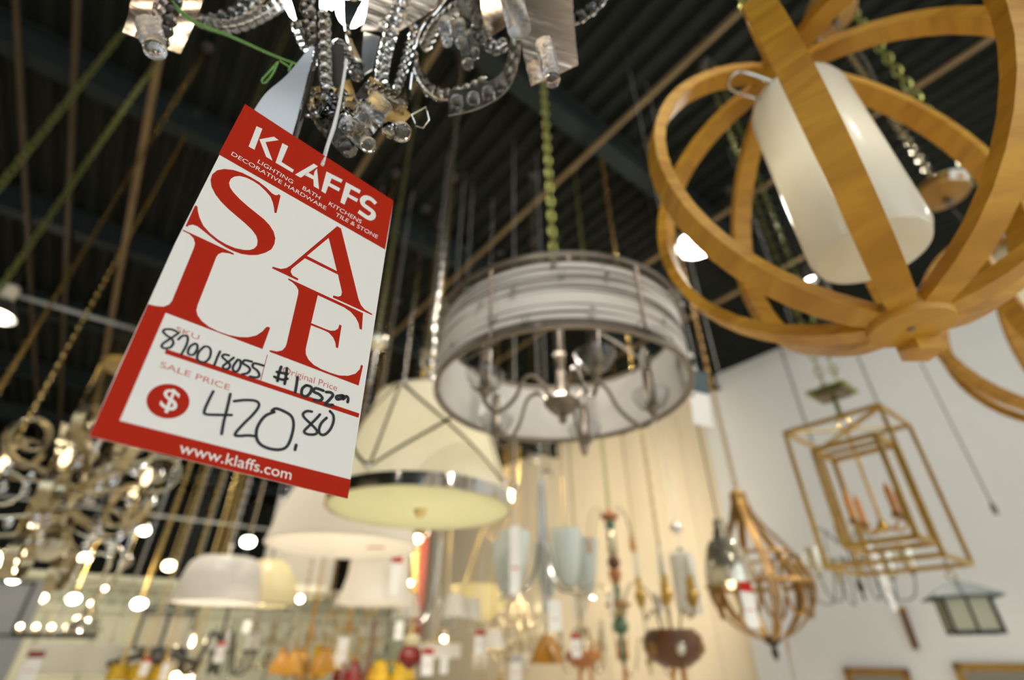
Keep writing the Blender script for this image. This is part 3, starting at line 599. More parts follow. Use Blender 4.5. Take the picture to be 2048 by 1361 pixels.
def strap(a0, t0, a1, t1):
    n = 14; pts = []; wds = []; nds = []
    for i in range(n + 1):
        f = i / n; a = a0 + (a1 - a0) * f; t = t0 + (t1 - t0) * f; pts.append(cone_pt(R0, R1, H, a, t, .004)); nds.append(pol(1, a, .28).normalized())
    for i in range(n + 1):
        tg = (pts[min(i + 1, n)] - pts[max(i - 1, 0)]).normalized(); wds.append(tg.cross(nds[i]).normalized())
    MB().band(pts, wds, nds, .0085, .003).build('strap', 'steel', st)
for k in range(4):
    a = A0 + k * pi / 2; strap(a, .06, a, 1); strap(a, 1, a + pi / 2, .06); strap(a, .06, a + pi / 2, 1)
    MB().sphere(cone_pt(R0, R1, H, a, .07, .008), .012, 12, 8).build('strap_boss', 'steel', st); MB().sphere(cone_pt(R0, R1, H, a, .98, .006), .008, 10, 6).build('strap_boss', 'steel', st)
for k in range(3): MB().bar(V((0, 0, H + .0)), pol(R1, k * 2 * pi / 3, H), .006).build('spider', 'steel', st)
MB().lathe([(.001, H - .02), (.01, H - .02), (.01, H + .10), (.001, H + .10)], 12).build('stem', 'steel', st)
lamp(st, (0, 0, .16), 7.0, .03, (1, .91, .72))
chain(st, H + .10, L=.03, m='nickel', single=False)

def shade_pendant(name, label, p, prof, m, n=48, mod=None, th=.003, lining=None, metal='nickel', finial=True, bottom=None, rim=None, chain_m='nickel', cat='pendant', bulb=None, watts=0):
    r = thing(name, label, cat, p); MB().shell(prof, th, n, mod=mod).build('shade', m, r)
    zt = max(z for _, z in prof); rt = prof[-1][0]; rb, zb = prof[0]
    if rim: MB().ring(rb, rim, zb, 48).build('rim', metal, r); MB().ring(rt, rim, zt, 40).build('rim', metal, r)
    if bottom: MB().lathe([(.001, zb + .004), (rb * .985, zb + .002), (rb * .985, zb + .007), (.001, zb + .01)], 40).build('diffuser', bottom, r)
    for k in range(3): MB().bar(V((0, 0, zt - .004)), pol(rt - .001, k * 2 * pi / 3 + .4, zt - .004), .004).build('spider', metal, r)
    MB().lathe([(.001, zb + .05), (.014, zb + .05), (.014, zb + .10), (.006, zb + .11), (.006, zt + .05), (.012, zt + .06), (.001, zt + .07)], 12).build('stem', metal, r)
    if bulb: MB().sphere((0, 0, zb + .03), .028, 12, 8).build('bulb', bulb, r)
    if watts: lamp(r, (0, 0, (zb + zt) * .5), watts)
    if finial and bottom: MB().lathe([(.001, zb - .02), (.008, zb - .015), (.012, zb - .004), (.02, zb + .001), (.001, zb + .003)], 12).build('finial', metal, r)
    chain(r, zt + .06, L=.03, m=chain_m, single=False)
    return r
def pr_(s, *p): return [(r * s, z * s) for r, z in p]
pe = shade_pendant('pleated_pendant', 'pleated white empire shade pendant just below the sale tag', at(686, 1094, 2.15), [(.312, 0), (.282, .11), (.238, .25), (.195, .375)], 'white_shade', 180, lambda j: 1 + (.007 if j % 2 else -.004), rim=.004, metal='white_shade', watts=8)
MB().box((.14, .0, -.004), (.07, .012, .004)).build('red_label', 'red_ink', pe)
shade_pendant('oval_drum_pendant', 'glossy white flared drum shade left of the bell shades', at(432, 1206, 2.3), [(.185, 0), (.18, .05), (.168, .11), (.150, .165), (.12, .185)], 'organza', 40, rim=.004, metal='white_shade', watts=8)
shade_pendant('scalloped_glass_pendant', 'cream glass bell pendant between white drum and square lantern', at(522, 1212, 2.78), [(.176, 0), (.174, .066), (.148, .143), (.10, .21), (.05, .236)], 'cream_glass', 40, lambda j: 1 + .02 * cos(j * 2 * pi / 8), rim=.004, metal='brushed_grey', bulb='bulb_dim', watts=4)
bs = shade_pendant('bell_shade_pendant', 'white waisted bell shade with price tag clipped on its right side', at(750, 1208, 2.9), [(.224, 0), (.195, .065), (.175, .156), (.172, .247), (.18, .292)], 'white_shade', 48, rim=.004, metal='white_shade', watts=6)
MB().box(V((.137, -.176, .13)), (.065, .002, .21), (V((.85, .52, 0)).normalized(), V((-.52, .85, 0)).normalized(), V((0, 0, 1)))).build('price_tag', 'paper', bs, 0)
MB().box(V((.137, -.179, .215)), (.065, .002, .04), (V((.85, .52, 0)).normalized(), V((-.52, .85, 0)).normalized(), V((0, 0, 1)))).build('price_tag_header', 'red_ink', bs, 0)
# tall square lantern shade
sq = thing('square_lantern', 'tall white square shade lantern with gilt lower rim behind the pleated shade', 'pendant', at(585, 1196, 3.4), radians(22))
w, h = .42, .60
for k in range(4):
    a = k * pi / 2; X = pol(1, a); Y = pol(1, a + pi / 2); MB().box(X * w / 2 + V((0, 0, h / 2 + .03)), (.004, w - .02, h - .05), (X, Y, V((0, 0, 1)))).build('shade_panel', 'white_shade', sq, 0)
    MB().box((X + Y) * w / 2 + V((0, 0, h / 2)), (.022, .022, h), (X, Y, V((0, 0, 1)))).build('corner_post', 'white_shade', sq, 0)
    MB().bar((X + Y) * w / 2 + V((0, 0, .005)), (X - Y) * w / 2 + V((0, 0, .005)), .02, .014).build('bottom_rail', 'champagne', sq, 0); MB().bar((X + Y) * w / 2 + V((0, 0, h)), (X - Y) * w / 2 + V((0, 0, h)), .02, .014).build('top_rail', 'champagne', sq, 0)
MB().box((0, 0, .012), (w - .03, w - .03, .004)).build('diffuser', 'frosted', sq, 0); lamp(sq, (0, 0, .25), 9); MB().sphere((.05, -.02, -.01), .02, 12, 8).build('spot_bulb', 'bulb_white', sq)
for k in range(4): MB().tube([V((0, 0, h + .12)), pol(w * .68, pi / 4 + k * pi / 2, h)], .004, 6).build('hanger', 'champagne', sq)
chain(sq, h + .12, L=.034, m='nickel', single=False)

# ------------------------------------------------------------------ silver leaf scroll chandelier at the left
sc = thing('scroll_chandelier', 'silver leaf chandelier of curling ribbon scrolls with crystal drops at the left', 'chandelier', at(105, 1085, 1.55))
def scroll(r0, z0, turns, R, dz, flip, m='champagne', w=.040):
    pts = []; n = 34
    for i in range(n + 1):                     # arm swings out from the stem and winds up into a spiral
        f = i / n
        if f < .4: g = f / .4; pts.append((r0 + (R - .06) * g, z0 + dz * sin(g * pi * .5)))
        else:
            g = (f - .4) / .6; a = -pi / 2 * flip + flip * 2 * pi * turns * g; q = .075 * (1 - .62 * g); pts.append((r0 + R - .06 + q * cos(a), z0 + dz + flip * .075 + q * sin(a)))
    P = [V((a, 0, z)) for a, z in pts]; nd = []
    for i in range(n + 1):
        t = (P[min(i + 1, n)] - P[max(i - 1, 0)]).normalized(); nd.append(V((-t.z, 0, t.x)))
    return MB().band(P, [V((0, 1, 0))] * (n + 1), nd, [w * (1 - .45 * i / n) for i in range(n + 1)], .004)
drop = MB().lathe([(.001, -.03), (.009, -.022), (.012, -.012), (.006, 0), (.001, .004)], 8).mesh('crystal_drop', 'crystal')
lv = 0
for (n, r0, z0, tn_, R, dz, fl, ph) in ((5, .012, .10, 1.3, .22, -.05, 1, .1), (5, .012, .16, 1.2, .25, .03, 1, .75), (4, .012, .05, 1.3, .19, -.04, -1, .35), (3, .012, .22, 1.2, .16, .06, 1, .8)):
    me = scroll(r0, z0, tn_, R, dz, fl).mesh('scroll_arm', 'champagne')
    bm = bmesh.new(); bm.from_mesh(me); bmesh.ops.recalc_face_normals(bm, faces=bm.faces); bm.to_mesh(me); bm.free()
    for k, o in enumerate(rot_parts('scroll_arm', me, sc, n, ph)):
        link('crystal_drop', drop, o, (R - .03, 0, z0 + dz - .012)); link('crystal_drop', drop, o, (R - .10, 0, z0 + dz * .7 - .012))
        if lv == 0: MB().lathe([(.001, 0), (.018, .004), (.013, .02), (.010, .024), (.010, .06), (.001, .062)], 12, (R - .02, 0, z0 + dz + .07)).build('candle_cup', 'champagne', o); MB().lathe([(.001, .06), (.009, .066), (.013, .085), (.006, .11), (.001, .12)], 10, (R - .02, 0, z0 + dz + .07)).build('candle_bulb', 'bulb_dim', o)
    lv += 1
MB().lathe([(.001, -.05), (.02, -.04), (.034, -.015), (.02, .01), (.012, .03), (.012, .12), (.028, .15), (.012, .18), (.010, .28), (.001, .28)], 20).build('stem', 'champagne', sc)
MB().shell([(.012, -.055), (.045, -.03), (.055, .0)], .003, 18).build('bottom_cup', 'mercury_glass', sc)
lf = MB().loft([V((.02, 0, .26)), V((-.05, -.03, .31)), V((-.12, -.03, .34)), V((-.15, -.01, .39))], [V((.02, 0, .28)), V((-.04, .04, .33)), V((-.10, .03, .36)), V((-.15, -.008, .395))], .003); lf.build('leaf', 'champagne', sc)
MB().lathe([(.008, .26), (.009, .34), (.012, .345), (.008, .35), (.008, .60), (.001, .60)], 12).build('rod', 'nickel', sc)
zc = .60; MB().lathe([(.001, zc - .02), (.012, zc - .02), (.02, zc), (.09, zc + .004), (.10, zc + .014), (.085, zc + .03), (.03, zc + .045), (.001, zc + .05)], 28).build('canopy_plate', 'brass', sc)
chain(sc, zc + .05, L=.034, m='green_brass')
# two more chains that drop out of the frame at the left
def bell_lamp(p, label, m='brass', zch=.2, L=.036, single=True):
    r = thing('bell_pendant', label, 'pendant', p)
    MB().shell([(.12, 0), (.10, .05), (.06, .12), (.03, .15)], .003, 28).build('shade', 'amber_glass', r); MB().lathe([(.001, .14), (.03, .145), (.02, .19), (.001, .2)], 14).build('cap', m, r); MB().sphere((0, 0, .05), .03, 12, 8).build('bulb', 'bulb_dim', r)
    chain(r, zch, L=L, m=m, single=single); return r
def vdown(px, py, d, dz): p = at(px, py, d); p.z -= dz; return p
bell_lamp(vdown(120, 222, 1.5, 1.25), 'bell pendant out of frame left whose green brass chain crosses the upper left', 'green_brass')
bell_lamp(vdown(195, 295, 2.0, 1.5), 'bell pendant out of frame left on a dimmer chain beside the thick conduit', 'green_brass')
bell_lamp(vdown(38, 715, 2.1, .5), 'bell pendant out of frame left on a glowing gold chain beside the glaring lamp', 'brass')
bell_lamp(vdown(20, 905, 2.4, .4), 'bell pendant out of frame left on a gold chain behind the silver scrolls', 'brass', single=False)

# ------------------------------------------------------------------ brass lantern with two nested frames
def boxframe(b, w, d, h, z, t):
    for x in (-1, 1):
        for y in (-1, 1): b.append(((x * w / 2, y * d / 2, z), (x * w / 2, y * d / 2, z + h)))
    for zz in (z, z + h):
        for x in (-1, 1): b.append(((x * w / 2, -d / 2, zz), (x * w / 2, d / 2, zz)))
        for y in (-1, 1): b.append(((-w / 2, y * d / 2, zz), (w / 2, y * d / 2, zz)))
lan = thing('frame_lantern', 'brass lantern of two nested open box frames holding four amber candles', 'lantern', V((1.355, 1.909, 1.865)), radians(-51))
for bars, t, nm in (((.35, .31, .51, 0), .0135, 'outer_frame_bar'), ((.225, .19, .36, .07), .017, 'inner_frame_bar')):
    L_ = []; boxframe(L_, *bars[:3], bars[3], t)
    for a, b2 in L_: MB().bar(V(a), V(b2), t).build(nm, 'gilt', lan, 0)
MB().bar(V((-.175, -.155, .508)), V((.175, .155, .508)), .014, .006).build('top_crossbar', 'brass', lan, 0); MB().bar(V((-.175, .155, .503)), V((.175, -.155, .503)), .026, .006).build('top_crossbar', 'brass', lan, 0)
MB().bar(V((-.112, 0, .43)), V((.112, 0, .43)), .014).build('inner_crossbar', 'gilt', lan, 0)
MB().tube([V((0, 0, .51)), V((0, 0, .14))], .006, 8).build('center_rod', 'gilt', lan); MB().lathe([(.001, .11), (.02, .12), (.012, .15), (.001, .16)], 12).build('hub', 'gilt', lan)
for x, y in ((-.07, -.05), (-.07, .05), (.07, -.05), (.07, .05)):
    o = MB().tube(catmull([V((0, 0, .135)), V((x * .6, y * .6, .115)), V((x, y, .14))], 5), .005, 6).build('arm', 'gilt', lan); MB().lathe([(.001, .14), (.02, .15), (.013, .165), (.001, .166)], 12, (x, y, 0)).build('candle_cup', 'bronze', o); MB().lathe([(.001, .16), (.011, .16), (.011, .245), (.003, .265), (.001, .27)], 12, (x, y, 0)).build('candle', 'amber_candle', o)
MB().tube([V((.022 * cos(t), 0, .535 + .022 * sin(t))) for t in (2 * pi * i / 12 for i in range(12))], .004, 6, True).build('loop', 'brass', lan)
MB().bar(V((0, 0, .557)), V((0, 0, .655)), .016).build('hook', 'green_brass', lan)
MB().box((0, 0, .675), (.15, .15, .014)).build('square_canopy', 'green_brass', lan, 0); MB().box((0, 0, .663), (.11, .11, .014)).build('canopy_plate', 'pewter', lan, 0)
chain(lan, .68, L=.05, m='green_brass', xy=(-.02, 0)); chain(lan, .68, L=.05, m='green_brass', single=False, xy=(.03, .02), canopy=False)
# round canopies with sticker behind the orb
def canopy_pend(p, label, d, m='bronze'):
    r = thing('pendant_canopy', label, 'canopy', p); r.scale = (d, d, 1)
    MB().lathe([(.001, 0), (.022, 0), (.03, .006), (.055, .012), (.066, .03), (.06, .055), (.03, .075), (.001, .08)], 26).build('canopy', 'mercury_glass' if m == 'mix' else m, r)
    MB().box((.0, -.062, .03), (.055, .004, .03), (V((1, 0, 0)), V((0, 1, .5)).normalized(), V((0, -.5, 1)).normalized())).build('sticker', 'sticker', r, 0); MB().lathe([(.001, -.03), (.01, -.025), (.008, 0), (.001, 0)], 12).build('nipple', 'pewter', r)
    MB().lathe([(.055, .05), (.058, .06), (.05, .065)], 20, closed=True).build('bead_ring', 'brass', r)
    MB().tube(catmull([V((0, 0, -.03)), V((.01, 0, -.2)), V((0, .01, -.35))], 4), .002, 5).build('wire', 'iron', r)
    chain(r, .08, L=.032, m='champagne'); return r
canopy_pend(at(1893, 398, 1.8), 'brown canopy with a white sticker seen through the right of the wooden orb', 1.35)
canopy_pend(at(1668, 40, 1.35), 'brown canopy at the top edge behind the wooden orb', 1.0)

# ------------------------------------------------------------------ arm chandeliers hung further back
ENDS = {}
def end_parts(kind, x, z, s, m, metal):
    """(name, mesh) pairs standing at the tip of an arm"""
    k = (kind, round(x, 3), round(z, 3), s, m, metal)
    if k in ENDS: return ENDS[k]
    c = (x, 0, z); out = [('cup', MB().lathe([(.001, -.012 * s), (.016 * s, -.006 * s), (.026 * s, .008 * s), (.014 * s, .012 * s), (.001, .014 * s)], 12, c).mesh('cup', metal))]
    if kind in ('candle', 'lit'):
        out.append(('candle', MB().lathe([(.001, .012 * s), (.011 * s, .012 * s), (.011 * s, .095 * s), (.001, .097 * s)], 10, c).mesh('candle', m)))
        out.append(('candle_bulb', MB().lathe([(.001, .095 * s), (.008 * s, .10 * s), (.013 * s, .12 * s), (.006 * s, .145 * s), (.001, .16 * s)], 10, c).mesh('candle_bulb', 'bulb_warm' if kind == 'lit' else 'flame_glass')))
    if kind == 'tulip': out.append(('glass_shade', MB().shell([(.026 * s, .012 * s), (.045 * s, .05 * s), (.058 * s, .12 * s), (.066 * s, .20 * s), (.070 * s, .235 * s)], .003, 20, c).mesh('glass_shade', m)))
    if kind == 'mini':
        out.append(('candle', MB().lathe([(.001, .012 * s), (.010 * s, .012 * s), (.010 * s, .06 * s), (.001, .062 * s)], 10, c).mesh('candle', 'candle')))
        out.append(('mini_shade', MB().shell([(.075 * s, .04 * s), (.058 * s, .10 * s), (.045 * s, .155 * s)], .003, 20, c).mesh('mini_shade', m)))
    if kind == 'bell': out.append(('glass_shade', MB().shell([(.07 * s, -.13 * s), (.055 * s, -.08 * s), (.03 * s, -.03 * s), (.02 * s, .0)], .003, 18, c).mesh('glass_shade', m)))
    ENDS[k] = out; return out
def chandelier(label, p, n, R, kind, m, metal, style='s', s=1.0, H=.45, ph=0.0, chain_m='brass', col='slim', group=None, name='arm_chandelier', tiers=1, drops=None):
    r = thing(name, label, 'chandelier', p, ph, group)
    prof = {'slim': [(.001, -.06), (.008, -.055), (.016, -.04), (.007, -.028), (.022, -.01), (.03, .01), (.018, .035), (.008, .06), (.008, H - .06), (.014, H - .04), (.007, H - .02), (.001, H)],
            'turned': [(.001, -.08), (.008, -.07), (.02, -.05), (.008, -.03), (.03, -.005), (.038, .02), (.02, .05), (.010, .08), (.022, .12), (.026, .15), (.010, .19), (.016, .24), (.010, .30), (.018, H - .05), (.008, H - .02), (.001, H)],
            'rod': [(.001, -.03), (.012, -.025), (.012, H), (.001, H)]}[col]
    MB().lathe([(a * s, z) for a, z in prof], 14).build('column', metal, r)
    for t in range(tiers):
        q = R * (1 - .35 * t); z0 = .02 + t * H * .38
        path = {'s': [(.02, z0), (q * .25, z0 - .07), (q * .55, z0 - .09), (q * .85, z0 - .02), (q, z0 + .04)], 'up': [(.02, z0), (q * .4, z0 - .05), (q * .8, z0 - .03), (q, z0 + .05)],
                'loop': [(.02, z0 + .10), (q * .3, z0 + .14), (q * .45, z0 + .02), (q * .6, z0 - .08), (q * .88, z0 - .07), (q, z0 + .02)],
                'trumpet': [(.012, H - .02), (.018, H * .6), (.045, H * .33), (q * .45, H * .16), (q * .8, .055), (q, .05), (q * 1.18, .04)],
                'straight': [(.01, z0), (q * .5, z0), (q, z0 + .002)]}[style]
        ex, ez = (path[-2] if style == 'trumpet' else path[-1])
        me = MB().tube(catmull([V((a, 0, z)) for a, z in path], 6), .006 * s, 6).mesh('arm', metal)
        for o in rot_parts('arm', me, r, n, t * pi / n):
            for nm, e in end_parts(kind, ex, ez + .012, s, m, metal): link(nm, e, o)
            if drops: link('drop', drops, o, (ex * .8, 0, ez - .05)); link('drop', drops, o, (ex * .45, 0, ez - .10))
    MB().tube([V((.016 * cos(t), 0, H + .016 * sin(t))) for t in (2 * pi * i / 10 for i in range(10))], .003, 5, True).build('loop', metal, r)
    chain(r, H + .015, L=.034, m=chain_m, single=False)
    return r
def price_tag(p, label, h=.16, face=-1.2, m='red_ink', lean=0.0, up=None, asp=.5):
    up = (CEIL - p.z - h * .5) if up is None else up
    r = thing('price_tag', label, 'sale tag', p); X = V((cos(face + pi / 2), sin(face + pi / 2), lean)).normalized(); Z = V((0, 0, 1)) - X * X.z; Z.normalize(); Y = Z.cross(X)
    MB().box((0, 0, 0), (h * asp, .0012, h), (X, Y, Z)).build('card', 'paper', r, 0); MB().box(Z * h * .40 - Y * .0012, (h * asp * 1.01, .002, h * .22), (X, Y, Z)).build('header', m, r, 0)
    MB().box(-Z * h * .12 - Y * .0012, (h * asp * .68, .0016, h * .03), (X, Y, Z)).build('printed_line', 'pale_red_ink', r, 0)
    MB().tube([Z * h * .5, Z * h * .5 + V((0, 0, up))], .0012, 4).build('string', 'cord_white', r); return r
# nickel trumpet chandelier
nk = chandelier('nickel chandelier with sweeping trumpet arms and pale aqua tulip glass shades', at(1090, 1215, 2.55), 5, .225, 'tulip', 'aqua_glass', 'nickel', 'trumpet', 1.15, .64, radians(10), 'nickel', 'rod')
price_tag(at(1030, 1120, 2.35), 'plain white paper tag on the nickel trumpet chandelier', .30, -1.4, 'paper', .0, None, .16)
# turned painted column chandelier
tc_ = thing('column_chandelier', 'painted turned column chandelier in green and terracotta with fine wire arms', 'chandelier', at(1248, 1330, 2.35))
for nm, m, prof in (('tassel_stem', 'amber_wood', [(.001, -.16), (.012, -.15), (.010, -.05), (.006, 0), (.001, 0)]), ('lower_stem', 'verdigris', [(.010, 0), (.014, .03), (.009, .06), (.013, .09), (.010, .12)]), ('green_ball', 'verdigris', [(.010, .12), (.034, .135), (.044, .155), (.034, .175), (.02, .19)]),
                    ('bowl', 'champagne', [(.02, .19), (.034, .20), (.042, .225), (.05, .24)]), ('bowl_rim', 'terracotta', [(.05, .24), (.064, .246), (.066, .254), (.02, .262)]), ('neck', 'verdigris', [(.018, .262), (.012, .29), (.016, .31), (.011, .34)]),
                    ('vase', 'terracotta', [(.011, .34), (.024, .36), (.034, .395), (.030, .405), (.014, .41)]), ('dark_ball', 'dark_wood', [(.014, .41), (.03, .425), (.034, .445), (.028, .465), (.012, .47)]), ('fluted_column', 'champagne', [(.014, .47), (.024, .49), (.022, .58), (.016, .60)]),
                    ('upper_ball', 'verdigris', [(.012, .60), (.026, .615), (.026, .64), (.012, .655)]), ('cap', 'terracotta', [(.012, .655), (.045, .66), (.05, .675), (.02, .69), (.006, .72), (.001, .72)])):
    MB().lathe(prof, 16, mod=(lambda j: 1 + .08 * (j % 2)) if nm == 'fluted_column' else None).build(nm, m, tc_)
wire = MB().tube(catmull([V((.03, 0, .25)), V((.09, 0, .34)), V((.18, 0, .30)), V((.23, 0, .18)), V((.20, 0, .08)), V((.15, 0, .10))], 6), .0028, 5).mesh('wire_arm', 'champagne')
wire2 = MB().tube(catmull([V((.02, 0, .66)), V((.08, 0, .71)), V((.13, 0, .66)), V((.15, 0, .56))], 6), .0022, 5).mesh('wire_arm', 'iron')
tas = MB().lathe([(.001, -.085), (.009, -.08), (.007, -.02), (.003, 0), (.001, .01)], 8).mesh('tassel', 'amber_wood')
for o in rot_parts('wire_arm', wire, tc_, 6, .2): link('tassel', tas, o, (.15, 0, .10)); link('candle', MB().lathe([(.001, 0), (.016, .004), (.010, .015), (.010, .08), (.001, .085)], 10, (.225, 0, .20)).mesh('candle', 'candle'), o)
for o in rot_parts('wire_arm', wire2, tc_, 4, .5): link('tassel', tas, o, (.15, 0, .56))
chain(tc_, .72, L=.045, m='green_brass', single=False)
# chrome ball pendant with white cylinder
cp = thing('cylinder_pendant', 'white glass cylinder pendant hanging under a small chrome ball', 'pendant', at(1382, 1232, 2.7))
MB().lathe([(.001, .0), (.06, .004), (.068, .02), (.068, .30), (.055, .312), (.001, .315)], 26).build('glass_shade', 'opal_glass', cp); MB().lathe([(.001, .315), (.02, .315), (.016, .34), (.003, .345), (.003, .42), (.001, .42)], 14).build('cap', 'steel', cp)
MB().sphere((0, 0, .45), .034, 16, 10).build('chrome_ball', 'steel', cp); MB().tube([(0, 0, .48), (0, 0, CEIL - cp.location.z)], .003, 5).build('cable', 'nickel', cp)
# wooden bowl chandelier with candles
wb = thing('bowl_chandelier', 'carved dark wood bowl chandelier with gilt candle cups on wire arms', 'chandelier', at(1352, 1330, 2.1), .3)
MB().lathe([(.001, -.015), (.05, -.012), (.10, .02), (.122, .06), (.118, .10), (.09, .128), (.07, .12), (.09, .09), (.06, .04), (.001, .03)], 26, mod=lambda j: 1 + .03 * (j % 2)).build('bowl', 'dark_wood', wb)
for k in range(6):
    a = k * pi / 3 + .2; MB().sphere(pol(.108, a, .06), .024, 10, 6, 1.2).build('carved_leaf', 'bronze' if k % 2 else 'mercury_glass', wb)
aw = MB().tube(catmull([V((.03, 0, .08)), V((.07, 0, .20)), V((.11, 0, .17)), V((.13, 0, .22))], 6), .004, 5).mesh('wire_arm', 'champagne')
for o in rot_parts('wire_arm', aw, wb, 6, 0):
    link('candle_cup', MB().lathe([(.001, .21), (.012, .22), (.026, .26), (.014, .27), (.012, .33), (.001, .33)], 12, (.13, 0, 0)).mesh('candle_cup', 'gilt'), o); link('candle', MB().lathe([(.001, .32), (.010, .32), (.010, .40), (.002, .44), (.001, .44)], 10, (.13, 0, 0)).mesh('candle', 'candle'), o)
for q in ((-.04, -.03), (.0, -.05), (.04, .02)): MB().tube([V((q[0], q[1], 0)), V((q[0] * 1.1, q[1] * 1.1, -.20))], .009, 8).build('wood_tassel', 'amber_wood', wb)
MB().tube([V((0, 0, .03)), V((0, 0, .50))], .007, 8).build('stem', 'champagne', wb); chain(wb, .50, L=.04, m='brass', single=False)
# bent wood cage chandelier
cg = thing('cage_chandelier', 'bent bronze cage chandelier with crossing staves and looped ring', 'chandelier', at(1545, 1285, 2.15), .35)
stv = catmull([V((.03, 0, .62)), V((.035, 0, .57)), V((.075, 0, .48)), V((.16, 0, .36)), V((.22, 0, .24)), V((.20, 0, .13)), V((.11, 0, .04)), V((.02, 0, .0))], 5)
nd = [V((1, 0, .3)).normalized()] * len(stv)
sm = MB().band(stv, [V((0, 1, 0))] * len(stv), nd, .034, .013).mesh('stave', 'bronze', 0)
bm = bmesh.new(); bm.from_mesh(sm); bmesh.ops.recalc_face_normals(bm, faces=bm.faces); bm.to_mesh(sm); bm.free()
for o in rot_parts('stave', sm, cg, 6): pass
MB().ring(.22, .012, .22, 40).build('belly_ring', 'bronze', cg); MB().ring(.175, .008, .34, 36).build('upper_ring', 'bronze', cg)
for k in range(6):
    a = k * pi / 3 + pi / 6; X, Y = pol(1, a), V((0, 0, 1)); MB().tube([pol(.185, a, .20) + X * .0 + pol(1, a + pi / 2) * .05 * cos(t) + Y * .11 * sin(t) for t in (2 * pi * i / 20 for i in range(20))], .008, 6, True).build('loop_stave', 'bronze', cg)
MB().lathe([(.001, -.07), (.008, -.06), (.016, -.04), (.008, -.02), (.034, 0), (.03, .02), (.001, .025)], 14).build('finial', 'iron', cg); MB().lathe([(.001, .60), (.036, .605), (.040, .63), (.02, .65), (.001, .66)], 14).build('crown', 'bronze', cg)
for k in range(4):
    a = k * pi / 2 + .3; o = MB().lathe([(.001, .16), (.02, .165), (.012, .18), (.012, .27), (.001, .27)], 10, pol(.09, a)).build('candle', 'candle', cg); MB().lathe([(.001, .27), (.013, .29), (.006, .32), (.001, .33)], 8, pol(.09, a)).build('candle_bulb', 'bulb_warm' if k == 1 else 'flame_glass', o)
chain(cg, .66, L=.045, m='bronze', single=False)
mg = thing('mercury_glass_pendant', 'silvered mercury glass jar pendant in front of the bronze cage', 'pendant', at(1462, 1168, 1.95))
MB().shell([(.085, 0), (.086, .03), (.078, .08), (.066, .13), (.05, .158), (.028, .165)], .003, 16, mod=lambda j: 1 + .03 * (j % 2)).build('glass_shade', 'mercury_glass', mg); MB().lathe([(.001, .16), (.032, .162), (.03, .19), (.022, .20), (.02, .24), (.001, .245)], 16).build('cap', 'pewter', mg)
MB().lathe([(.001, -.02), (.012, -.015), (.016, .01), (.006, .05), (.001, .05)], 10).build('bulb', 'bulb_dim', mg); MB().tube([V((0, 0, .24)), V((0, 0, CEIL - mg.location.z))], .003, 5).build('cord', 'iron', mg)
price_tag(at(1498, 1210, 1.75), 'red headed white price tag on the bronze cage chandelier', .14, -1.0)
price_tag(at(1580, 1322, 1.75), 'pinkish price tag low beside the bronze cage finial', .13, -.3, 'red_ink', .2)
# black iron scroll chandelier behind the brass lantern
isc = chandelier('thin black iron scroll chandelier with cream glass cups behind the brass lantern', at(1722, 1178, 2.75), 6, .26, 'tulip', 'mercury_glass', 'iron', 'loop', .62, .40, .3, 'iron', 'slim')
for k in range(6):
    a = k * pi / 3 + .5; MB().tube([pol(.05 + .0, a, .22) + pol(.10, a) * f + V((0, 0, .10 * sin(f * pi) + .02 * cos(f * 9))) for f in [i / 12 for i in range(13)]], .003, 5).build('scroll', 'iron', isc)
price_tag(at(1770, 1165, 2.35), 'blank cream tag dangling from the iron scroll chandelier', .24, -1.0, 'sticker', 0, None, .22)
# small house shaped lantern
rl = thing('roof_lantern', 'dark hipped roof lantern with pale glass panes near the right edge', 'lantern', at(1952, 1268, 2.6), radians(-28))
b = MB(); e = .155; w = .1; b.add([V((-e, -e, .17)), V((e, -e, .17)), V((e, e, .17)), V((-e, e, .17)), V((-.03, -.03, .25)), V((.03, -.03, .25)), V((.03, .03, .25)), V((-.03, .03, .25)), V((-e, -e, .16)), V((e, -e, .16)), V((e, e, .16)), V((-e, e, .16))], [(0, 1, 5, 4), (1, 2, 6, 5), (2, 3, 7, 6), (3, 0, 4, 7), (4, 5, 6, 7), (11, 10, 9, 8), (0, 8, 9, 1), (1, 9, 10, 2), (2, 10, 11, 3), (3, 11, 8, 0)]); b.build('roof', 'dark_tag', rl, 0)
for k in range(4):
    a = k * pi / 2; X = pol(1, a); Y = pol(1, a + pi / 2); MB().box(X * w + V((0, 0, .085)), (.003, w * 1.8, .15), (X, Y, V((0, 0, 1)))).build('pane', 'frosted', rl, 0); MB().box((X + Y) * w + V((0, 0, .08)), (.016, .016, .17), (X, Y, V((0, 0, 1)))).build('corner_post', 'iron', rl, 0)
    MB().bar((X + Y) * w + V((0, 0, .004)), (X - Y) * w + V((0, 0, .004)), .016).build('bottom_rail', 'iron', rl, 0)
    MB().bar(X * (w + .003) + V((0, 0, .0)), X * (w + .003) + V((0, 0, .16)), .010).build('mullion', 'iron', rl, 0)
MB().tube([V((.02 * cos(t), 0, .275 + .025 * sin(t))) for t in (2 * pi * i / 10 for i in range(10))], .005, 5, True).build('loop', 'bronze', rl); chain(rl, .30, L=.03, m='iron', single=False)
# plain suspension cord near the right end of the wall
hc = thing('socket_pendant', 'thin dark cord with small socket hanging before the white wall under the wooden orb', 'pendant', at(1985, 1012, 2.8))
MB().lathe([(.001, -.05), (.014, -.045), (.014, 0), (.005, .02), (.001, .02)], 10).build('socket', 'pewter', hc); MB().tube([(0, 0, 0), (0, 0, CEIL - hc.location.z)], .004, 5).build('cord', 'iron', hc)

